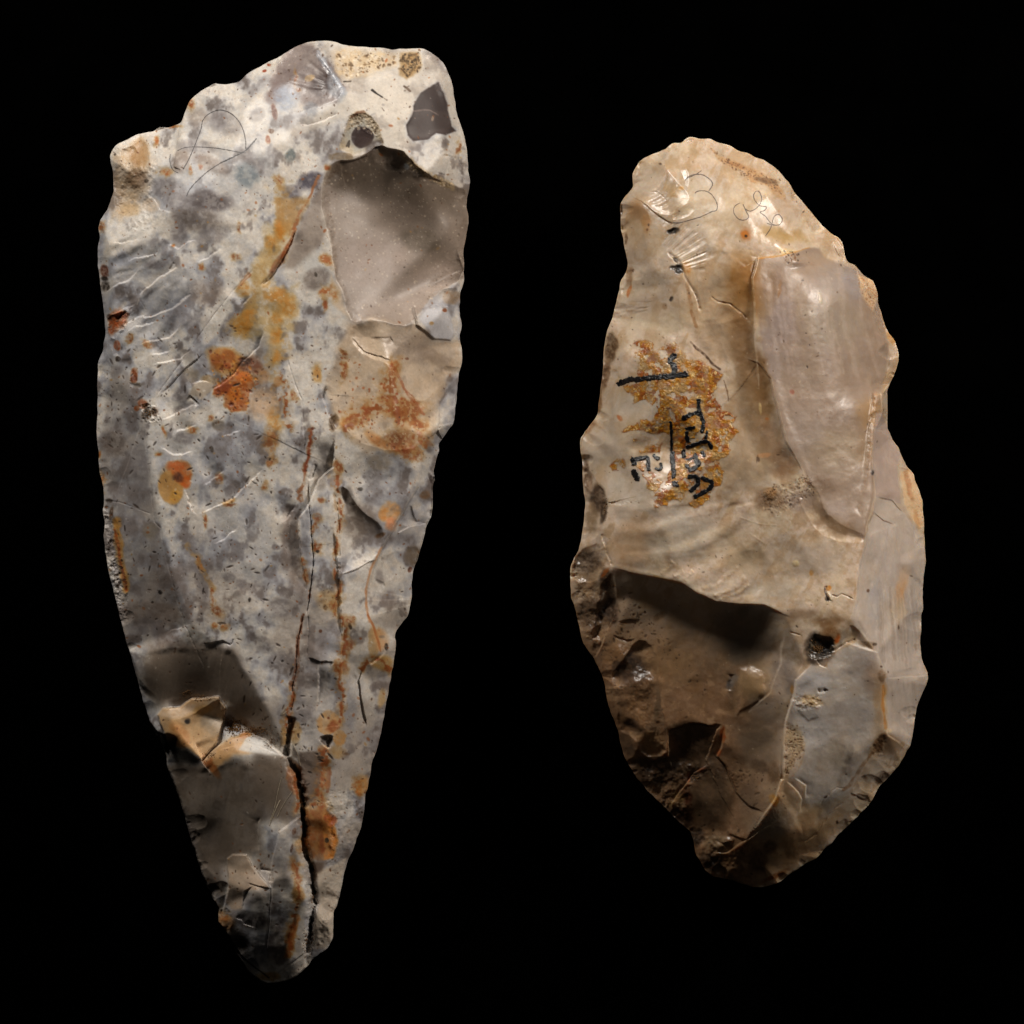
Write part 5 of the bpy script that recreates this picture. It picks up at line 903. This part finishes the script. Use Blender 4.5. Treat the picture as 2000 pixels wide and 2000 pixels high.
for q in [('J',745,1035,60,28,(26,18,12),.95,-10,-6),('J',790,1400,48,48,(44,38,34),.95,20,-6),('J',735,1380,30,24,(50,42,36),.8,0,-2),('J',765,1310,16,34,(50,38,28),.8,-35,-2),('J',730,1670,16,26,(28,20,14),.95,15,-2),('J',670,1740,24,34,(150,116,80),.7,0,0),('J',625,385,14,10,(60,44,32),.8,0,0),
 ('J',515,965,10,14,(60,40,26),.8,0,0),('J',500,1010,12,12,(80,52,32),.8,0,0),('J',1410,1065,36,34,(186,110,34),.85,0,0),('J',1425,1078,14,12,(50,38,28),.9,0,0),('J',870,1380,50,60,(176,116,50),.7,0,0),('J',820,620,26,22,(206,150,70),.7,0,0),('J',330,1590,16,60,(176,96,40),.8,15,0),('J',255,820,14,60,(60,40,26),.85,0,0),
 ('J',305,1080,14,50,(110,80,52),.8,0,0),('J',340,1450,30,90,(120,88,58),.7,10,0),('J',370,1390,10,14,(60,36,22),.8,0,0),('J',600,870,6,6,(250,250,250),.0,0,0),
 ('L',450,380,54,140,(84,60,38),.9,0,0),('L',400,650,34,140,(92,64,40),.85,8,0),('L',350,880,22,110,(120,86,54),.8,5,0),('L',260,1130,70,30,(130,92,60),.7,-50,0),('L',530,1050,18,30,(166,92,44),.8,-35,0),('L',320,1800,70,130,(66,48,34),.9,0,0),('L',220,1500,34,60,(80,58,40),.8,0,0),('L',230,1650,40,90,(96,70,48),.7,0,0),
 ('L',1820,1430,10,40,(66,46,32),.8,10,0),('N',430,80,30,110,(54,40,28),.9,10,-2),('N',320,160,60,150,(128,104,76),.7,0,0),('N',280,560,130,110,(62,46,32),.85,0,0),('N',250,750,100,80,(110,84,58),.7,0,0),('N',450,740,50,110,(58,38,24),.85,0,0),('N',440,670,16,60,(176,92,30),.8,30,0),('N',330,1050,160,140,(70,52,36),.85,0,0),
 ('N',500,1000,60,160,(48,34,24),.8,0,0),('N',560,1450,130,110,(140,102,64),.7,0,0),('N',700,1600,130,160,(56,40,28),.85,0,0),('N',750,1800,150,150,(112,82,54),.7,0,0),('N',560,1560,40,60,(40,28,20),.8,0,0),('N',960,1080,60,30,(96,72,48),.6,-30,0),('N',1290,1730,80,80,(124,92,60),.6,0,0),
 ('P',500,150,150,130,(132,98,64),.7,0,0),('P',650,430,130,110,(176,136,94),.85,0,0),('P',450,250,70,40,(60,42,28),.8,30,0),('P',700,80,30,130,(92,74,54),.7,5,0),('P',400,450,70,110,(60,44,30),.8,-20,0),('P',700,700,260,130,(66,50,36),.85,0,0),('P',1000,350,190,110,(84,64,44),.85,0,0),('P',1050,600,200,170,(70,54,38),.8,0,0),
 ('P',1200,950,170,280,(86,68,50),.75,0,0),('P',900,1150,140,90,(54,36,24),.8,30,0),('P',1315,350,24,70,(140,68,24),.92,8,0),('P',1275,520,20,36,(130,66,28),.85,15,0),('P',1100,690,50,16,(100,56,30),.8,-30,0),('P',1010,760,24,50,(140,66,28),.8,25,0),('P',1050,760,40,50,(36,26,20),.85,0,0),('P',980,950,40,70,(70,34,18),.85,0,0),
 ('P',900,950,50,50,(130,100,60),.8,0,0),('P',840,1030,40,40,(126,100,62),.8,0,0),('P',1250,1380,110,90,(130,110,84),.7,0,0),('P',1200,1580,110,90,(48,36,26),.8,0,0),('P',1060,1330,70,80,(34,26,20),.8,0,0),('P',1650,1550,80,120,(80,56,36),.7,0,0),('P',1650,650,90,60,(76,56,38),.6,30,0),('P',1780,700,60,110,(90,64,40),.6,0,0),
 ('P',1800,980,24,50,(176,116,40),.8,30,0),('P',1180,450,50,30,(60,44,30),.6,20,0),
 ('O',750,690,125,125,(24,18,13),.97,0,0),('O',830,650,60,90,(22,16,12),.95,0,0),('O',740,680,54,46,(138,122,90),.75,30,2),('O',700,800,70,50,(62,50,38),.8,0,0),('O',925,610,24,46,(196,92,22),.95,20,0),('O',850,135,26,24,(200,130,50),.9,30,0),('O',820,170,10,50,(50,32,22),.85,-10,0),('O',835,235,22,22,(46,30,20),.9,0,0),
 ('O',860,560,90,60,(120,78,38),.7,0,0),('O',1190,660,80,26,(110,86,60),.75,8,0),('O',1280,665,24,12,(60,46,34),.8,0,0),('O',820,1090,22,14,(66,50,36),.85,0,-2),('O',680,1195,110,46,(166,132,84),.7,12,0),('O',530,1560,90,130,(164,140,106),.7,-10,0),('O',1360,960,40,60,(110,80,50),.7,0,0),('O',1345,870,12,10,(60,36,20),.9,0,0),('O',1515,505,8,22,(60,36,20),.9,0,0),
 ('O',1220,160,14,14,(100,66,40),.8,0,0),('O',1360,1530,50,30,(90,62,38),.8,-30,0),('O',1420,1480,30,24,(222,196,156),.8,0,0),('O',1320,1620,50,70,(130,92,60),.7,20,0),('O',1370,1200,16,120,(190,130,60),.7,0,0),('O',500,1080,20,40,(190,130,60),.7,0,0),
 ('Q',1580,760,60,40,(120,96,78),.7,-45,0),('Q',1140,1190,12,18,(60,36,20),.9,0,0),('Q',1020,940,18,12,(70,46,30),.8,-30,0),('Q',520,960,36,50,(184,126,50),.7,-30,0),('Q',550,1700,140,24,(120,66,30),.75,-28,0),('Q',500,1420,70,60,(70,50,34),.6,0,0),('M',1262,885,18,26,(60,54,54),.95,0,1),('M',190,760,10,26,(70,46,30),.8,0,0),('M',370,722,16,7,(60,40,26),.8,0,0),
 ('M',500,130,24,24,(150,84,60),.8,0,0),('M',240,720,60,24,(206,150,100),.7,0,0),('M',530,1740,34,34,(190,170,130),.85,0,1),('M',680,1830,20,26,(176,120,50),.7,0,0),('M',265,385,18,12,(170,96,36),.8,0,0),('M',300,1060,50,50,(170,124,76),.7,0,0),('M',200,290,16,60,(206,176,120),.7,-5,1),('K',765,1080,22,60,(210,196,172),.75,-15,1),('K',605,915,12,8,DK,.7,0,0),('K',380,1000,14,80,(150,104,60),.6,5,0)]:
    Bb(q[0], q[1], q[2], q[3], q[4], q[5], q[6], q[7], .35, 12, .35, 5, relief=q[8])
sr.stroke('L 1200,330 1260,400 1330,460 1400,540 1470,590', 2.2, (70, 46, 30), .85, 4, .6); sr.stroke('L 1510,700 1540,800 1550,890', 1.2, (90, 60, 36), .7, 3, .5)
sr.stroke('J 870,1540 900,1700 960,1932', 3, (140, 96, 56), .6, 5, .6); sr.stroke('O 1360,1050 1370,1300 1390,1450', 2.6, (176, 118, 56), .7, 4, .5); sr.stroke('K 190,712 410,682 560,640 680,600', 1.3, (180, 130, 70), .8, 3, .3)
sr.stroke('Q 1560,380 1420,580 1330,700 1240,840 1180,880', 3, (132, 96, 64), .6, 6, .5); sr.stroke('N 900,700 1150,765', 2.5, (186, 134, 60), .6, 3, .3)
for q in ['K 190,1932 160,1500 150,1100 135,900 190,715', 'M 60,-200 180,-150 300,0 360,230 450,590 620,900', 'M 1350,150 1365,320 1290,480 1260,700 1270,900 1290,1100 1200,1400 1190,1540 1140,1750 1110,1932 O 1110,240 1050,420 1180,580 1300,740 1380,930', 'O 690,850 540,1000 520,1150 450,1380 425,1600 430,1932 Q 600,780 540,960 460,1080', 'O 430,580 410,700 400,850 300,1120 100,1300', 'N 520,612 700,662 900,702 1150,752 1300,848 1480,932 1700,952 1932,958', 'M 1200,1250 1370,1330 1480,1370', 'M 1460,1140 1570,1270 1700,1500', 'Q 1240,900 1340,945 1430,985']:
    sr.stroke(q, 1.4, (216, 200, 182), .4, 3, .7)  # paler ridge edges and their highlights, painted as thin lines
sr.specks(420, 61, [(76, 54, 36), (96, 68, 44), (60, 44, 30)], .6, 1.8, None, .8, 1.2, .2, 90)
sr.specks(600, 62, [(220, 206, 184), (226, 210, 180)], .6, 1.6, None, .45, 1.2, 0)
sr.specks(500, 63, [(60, 44, 30), (84, 60, 40), (100, 74, 50)], .8, 2.6, 'N 100,500 500,600 900,1100 1400,1700 P 1100,300 1700,700 1500,1500 1600,1750 900,1200 400,600 220,30', .75, 1.2, .3, 60)
sr.specks(200, 64, [(100, 72, 46), (200, 176, 140), (70, 50, 34)], .7, 1.8, 'M 200,1080 300,1000 450,990 620,900 740,1080 600,1180 350,1300 240,1250', .75, 1, .3)
sr.specks(140, 65, [(120, 90, 60), (90, 66, 44)], .7, 1.8, 'O 440,1400 620,1440 620,1680 430,1932', .7, 2.5, .4)
sr.specks(60, 66, [(150, 90, 50), (120, 80, 50)], .8, 1.8, 'K 1150,840 1330,1040 1290,1200 1140,960', .7, 1)

right = bpy.data.objects.new('flint_scraper', None); COL.objects.link(right); right.location = (0.056, 0.0, 0.0)
right['label'] = 'shorter honey-beige glossy flint tool with black ink writing on amber varnish, right of the pair'
right['category'] = 'stone tool'
bpy.context.view_layer.update()
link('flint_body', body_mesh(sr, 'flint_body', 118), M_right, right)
marks(sr, 'pencil_writing', M_pencil, right, ['J 860,545 900,505 1000,490 1080,530 1115,585 1080,650', 'J 950,668 980,650 1050,650 1110,690 1155,770 1152,830 1110,845', 'J 1110,845 1000,895 900,925 800,950 740,945', 'J 880,525 960,490 1010,455'],
      [2.1, 2.1, 2.4, 1.7], .25, .5, .5, label='grey pencil numeral 3')
marks(sr, 'pencil_writing', M_pencil, right, ['J 1370,765 1320,800 1312,860 1360,920 1420,925 1452,895 1430,850 1400,780 1420,820 1470,842 1530,810 1575,740 1562,670 1530,650 1500,690 1515,745 1560,790 1620,800 1600,835 1560,850 1610,890 1670,960 1740,968 1772,920 1740,872 1695,890 1675,950 1655,1010 1610,1075', 'J 1625,955 1670,970 1715,975'],
      [1.9, 1.7], .25, .5, .5, 5, label='looping cursive pencil letters')
# amber varnish, flaked into islands
VP = [T(q) for q in ['L 640,340 780,290 860,330 850,400 950,340 1060,340 1130,420 1170,480 1290,500 1400,570 1510,640 1440,760 1430,860 1500,950 1640,1040 1600,1110 1660,1180 1560,1280 1580,1390 1470,1450 1520,1560 1500,1680 1400,1720 1370,1830 1250,1900 1160,1860 1240,1760 1200,1720 1100,1850 1000,1830 990,1880 850,1900 840,1760 960,1640 1000,1500 1000,1200 820,1210 700,1160 720,1060 830,1060 880,960 760,880 640,920 650,850 580,800 560,740 700,700 690,520 640,480 690,400',
   'L 590,1110 720,1090 740,1170 540,1190', 'L 620,1220 720,1230 650,1300', 'L 690,1340 820,1290 960,1270 900,1380 720,1400', 'L 430,1500 500,1420 580,1420 600,1500 540,1560 460,1560', 'L 640,1460 760,1440 820,1540 960,1620 860,1760 790,1740 760,1620 690,1560']]
def varn_mask(X, Y):
    wx = (vn(X, Y, 12, 71, 4, .6) - .5) * 11; wy = (vn(X, Y, 12, 72, 4, .6) - .5) * 11
    M = np.full(X.shape, -1e9)
    for P in VP:
        D = np.full(X.shape, 1e9); xx = X + wx; yy = Y + wy
        for i in range(len(P)):
            ax, ay = P[i]; bx, by = P[(i + 1) % len(P)]; ex = bx - ax; ey = by - ay; Lq = ex * ex + ey * ey + 1e-9
            t = np.clip(((xx - ax) * ex + (yy - ay) * ey) / Lq, 0, 1); np.minimum(D, (xx - ax - t * ex) ** 2 + (yy - ay - t * ey) ** 2, out=D)
        M = np.maximum(M, np.where(inside_poly(P[:, 0], P[:, 1], xx, yy), np.sqrt(D), -np.sqrt(D)))
    return np.minimum(M, (0.71 - vn(X, Y, 15, 75, 4, .6)) * 40)
def varn_col(X, Y):
    a = vn(X, Y, 16, 76, 4, .6); b_ = vn(X, Y, 5, 77, 3, .6)
    c = srgb((170, 114, 30))[None] * np.ones((len(X), 1)); k = ss(.5, .64, a)[:, None]; c = c * (1 - k) + srgb((142, 74, 14)) * k
    k = (ss(.34, .46, a) < .4)[:, None] * .75; c = c * (1 - k) + srgb((172, 140, 92)) * k
    k = (ss(.66, .76, b_) * .6)[:, None]; c = c * (1 - k) + srgb((236, 206, 140)) * k  # bright specks: varnish glints painted into the colour
    return c
vt = lambda X, Y, m: .25 + .8 * ss(0, 6, m) * (0.3 + .7 * ss(.3, .7, vn(X, Y, 8, 78, 3, .6)))
vm_ = patch_mesh(sr, 'varnish_patch', 1180, 650, 1450, 1005, .9, varn_mask, vt, varn_col)
varn = link('varnish_patch', vm_, M_varn, right); varn['label'] = 'flaking amber varnish patch'
ink = [(['L 530,725 600,690 700,685 800,672 900,662 1000,655 1150,640'], [10]), (['L 1035,465 1000,520 1040,570 1035,640'], [10]), (['L 1003,1085 1010,1130 1015,1250 1015,1350'], [5]), (['L 1020,1380 1030,1480 1035,1600'], [8.5]), (['L 1045,1665 1058,1680'], [10]),
 (['L 655,1445 740,1425 790,1430 800,1530'], [7.5]), (['L 655,1440 665,1470'], [10]), (['L 662,1550 695,1615'], [10]), (['L 855,1408 888,1430'], [7]), (['L 870,1525 900,1535 925,1505 915,1480'], [4.5]),
 (['L 1128,1048 1200,1015 1280,1000'], [8]), (['L 1270,885 1275,980 1310,1080 1302,1175'], [7.5]), (['L 1155,1150 1225,1140'], [6]), (['L 1155,1190 1165,1265'], [7.5]), (['L 1348,1180 1334,1235'], [5]), (['L 1160,1325 1250,1290 1350,1272 1385,1325'], [6.5]),
 (['L 1125,1360 1130,1408'], [8]), (['L 1235,1400 1262,1490 1200,1535 1160,1500'], [8]), (['L 1180,1598 1250,1600 1262,1670 1195,1735'], [7.5]), (['L 1310,1618 1392,1655 1360,1720 1240,1788'], [8]), (['L 1300,1370 1320,1400'], [6]), (['L 1160,1440 1230,1420'], [3.5])]
IK = Stone.__new__(Stone); IK.__dict__.update(sr.__dict__)
IK.hat = lambda x, y: sr.hat(x, y) + 1.2
for k, (l, w) in enumerate(ink):
    marks(IK, 'ink_stroke', M_ink, varn, l, w, 0.6, .6, .7, 20 + k)
crumbs(sr, 'soil_crumbs', right, [('O', 745, 690, 60, 50, 130, .7, 2.2), ('M', 280, 1110, 60, 60, 130, .5, 1.3), ('M', 640, 960, 60, 40, 60, .5, 1.2), ('N', 440, 60, 20, 90, 60, .6, 1.6), ('N', 470, 800, 50, 120, 60, .6, 1.6), ('P', 1040, 760, 40, 60, 60, .6, 1.6)], M_soil, 9)
